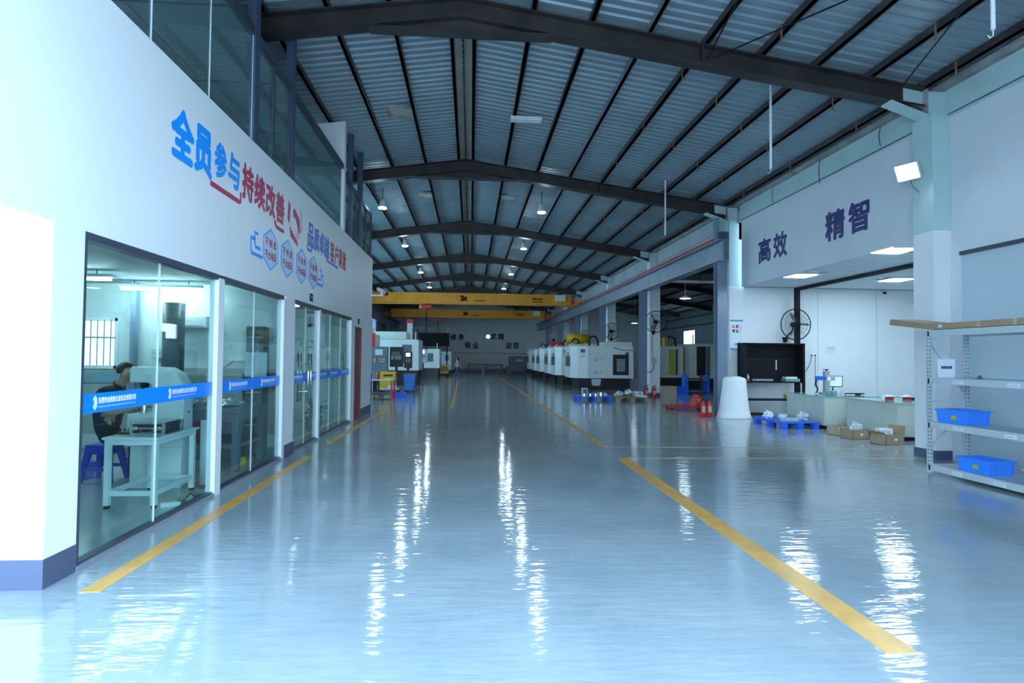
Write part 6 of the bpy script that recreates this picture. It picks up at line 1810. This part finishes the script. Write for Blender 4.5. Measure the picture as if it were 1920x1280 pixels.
for s, sd in ((-1, 'R'), (1, 'L')):
    N['ear' + sd] = ((X0 + 0.24, Y_ + s * 0.092, 1.345), 0.016)
    E_.append(('head', 'ear' + sd)); Mm['ear' + sd] = 'skin'
    for k, p, r, m in (('sh', (X0 + 0.08, Y_ + s * 0.18, 1.12), 0.072, 'navy_cloth'), ('ua', (X0 + 0.12, Y_ + s * 0.215, 0.98), 0.058, 'navy_cloth'), ('el', (X0 + 0.17, Y_ + s * 0.225, 0.86), 0.043, 'skin'), ('wr', (X0 + 0.40, Y_ + s * 0.13, 0.92), 0.029, 'skin')):
        N[k + sd] = (p, r); Mm[k + sd] = m
    E_ += [('chest', 'sh' + sd), ('sh' + sd, 'ua' + sd), ('ua' + sd, 'el' + sd), ('el' + sd, 'wr' + sd)]
    for k, p, r, m in (('hp', (X0 + 0.08, Y_ + s * 0.09, 0.565), 0.095, 'black_cloth'), ('th', (X0 + 0.26, Y_ + s * 0.11, 0.555), 0.082, 'black_cloth'), ('kn', (X0 + 0.42, Y_ + s * 0.12, 0.53), 0.066, 'black_cloth'), ('sn', (X0 + 0.42, Y_ + s * 0.12, 0.30), 0.056, 'black_cloth'), ('an', (X0 + 0.40, Y_ + s * 0.12, 0.09), 0.042, 'black_cloth'), ('to', (X0 + 0.53, Y_ + s * 0.13, 0.05), 0.036, 'ink_black')):
        N[k + sd] = (p, r); Mm[k + sd] = m
    E_ += [('pelvis', 'hp' + sd), ('hp' + sd, 'th' + sd), ('th' + sd, 'kn' + sd), ('kn' + sd, 'sn' + sd), ('sn' + sd, 'an' + sd), ('an' + sd, 'to' + sd)]
    hand(N, E_, Mm, 'h' + sd, 'wr' + sd, (0.95, -s * 0.15, 0.1), (0, 1, 0), (0, 0, -1))
man = body('person', '', N, E_, Mm, 'person')
finish(man, None, 'man in a navy polo shirt seated on the blue stool, bent toward the tester', 'person')
hb = B()
cx, cz = X0 + 0.245, 1.385
vs, fs, n = [], [], 16
for i in range(9):
    ph = math.pi * 0.62 * i / 8
    for j in range(n):
        a = 2 * math.pi * j / n
        cut = ph
        if math.cos(a) > 0.35:
            cut = min(ph, math.pi * 0.36)
        vs.append((cx - 0.008 + 0.108 * math.sin(cut) * math.cos(a), Y_ + 0.098 * math.sin(cut) * math.sin(a), cz + 0.108 * math.cos(cut)))
for i in range(8):
    for j in range(n):
        fs.append((i * n + j, (i + 1) * n + j, (i + 1) * n + (j + 1) % n, i * n + (j + 1) % n))
hb.add(vs, fs).build('hair', 'hair', man, smooth=True)
B().ring((X0 + 0.165, Y_, 1.20), (0.55, 0, 0.83), 0.066, 0.014, 20, 6).build('collar', 'navy_cloth', man)

# woman walking far down the aisle, heading left
X0, Y_ = -0.84, 37.9
N = {'pelvis': ((X0, Y_, 0.83), (0.10, 0.12)), 'spine': ((X0, Y_, 1.0), (0.085, 0.11)), 'chest': ((X0 - 0.01, Y_, 1.17), (0.09, 0.125)), 'neck': ((X0 - 0.01, Y_, 1.31), 0.045), 'jaw': ((X0 - 0.03, Y_, 1.37), 0.058), 'head': ((X0 - 0.025, Y_, 1.44), 0.078), 'crown': ((X0 - 0.02, Y_, 1.49), 0.06), 'nose': ((X0 - 0.115, Y_, 1.41), 0.012)}
E_ = [('pelvis', 'spine'), ('spine', 'chest'), ('chest', 'neck'), ('neck', 'jaw'), ('jaw', 'head'), ('head', 'crown'), ('head', 'nose')]
Mm = {'pelvis': 'denim', 'spine': 'white_cloth', 'chest': 'white_cloth', 'neck': 'skin', 'jaw': 'skin', 'head': 'skin', 'crown': 'skin', 'nose': 'skin'}
for s, sd in ((-1, 'R'), (1, 'L')):
    for k, p, r, m in (('sh', (X0, Y_ + s * 0.15, 1.24), 0.052, 'white_cloth'), ('ua', (X0 + s * 0.10, Y_ + s * 0.18, 1.10), 0.045, 'white_cloth'), ('el', (X0 + s * 0.17, Y_ + s * 0.19, 0.98), 0.034, 'skin'), ('wr', (X0 + s * 0.28, Y_ + s * 0.18, 0.80), 0.024, 'skin')):
        N[k + sd] = (p, r); Mm[k + sd] = m
    E_ += [('chest', 'sh' + sd), ('sh' + sd, 'ua' + sd), ('ua' + sd, 'el' + sd), ('el' + sd, 'wr' + sd)]
    lead = -1 if s == -1 else 1
    leg = [('hp', (X0, Y_ + s * 0.08, 0.76), 0.085), ('kn', (X0 + lead * 0.10, Y_ + s * 0.08, 0.45), 0.056), ('an', (X0 + (-0.16 if lead < 0 else 0.34), Y_ + s * 0.08, 0.085 if lead < 0 else 0.17), 0.04), ('to', (X0 + (-0.30 if lead < 0 else 0.27), Y_ + s * 0.08, 0.045 if lead < 0 else 0.05), 0.034)]
    for k, p, r in leg:
        N[k + sd] = (p, r); Mm[k + sd] = 'denim' if k != 'to' else 'white_cloth'
    E_ += [('pelvis', 'hp' + sd), ('hp' + sd, 'kn' + sd), ('kn' + sd, 'an' + sd), ('an' + sd, 'to' + sd)]
    hand(N, E_, Mm, 'h' + sd, 'wr' + sd, (s * 0.4, 0, -0.9), (1, 0, 0.3), (-0.5, 0, -0.5), 0.9)
wo = body('person', '', N, E_, Mm, 'person')
finish(wo, None, 'person in a white shirt and blue jeans walking down the aisle', 'person')
hb = B()
vs, fs = [], []
for i in range(9):
    ph = math.pi * 0.72 * i / 8
    for j in range(n):
        a = 2 * math.pi * j / n
        cut = min(ph, math.pi * 0.36) if math.cos(a) < -0.3 else ph
        vs.append((X0 - 0.012 + 0.098 * math.sin(cut) * math.cos(a), Y_ + 0.092 * math.sin(cut) * math.sin(a), 1.445 + 0.10 * math.cos(cut) - (0.06 if i > 6 and math.cos(a) > 0 else 0)))
for i in range(8):
    for j in range(n):
        fs.append((i * n + j, (i + 1) * n + j, (i + 1) * n + (j + 1) % n, i * n + (j + 1) % n))
hb.add(vs, fs).build('hair', 'hair', wo, smooth=True)
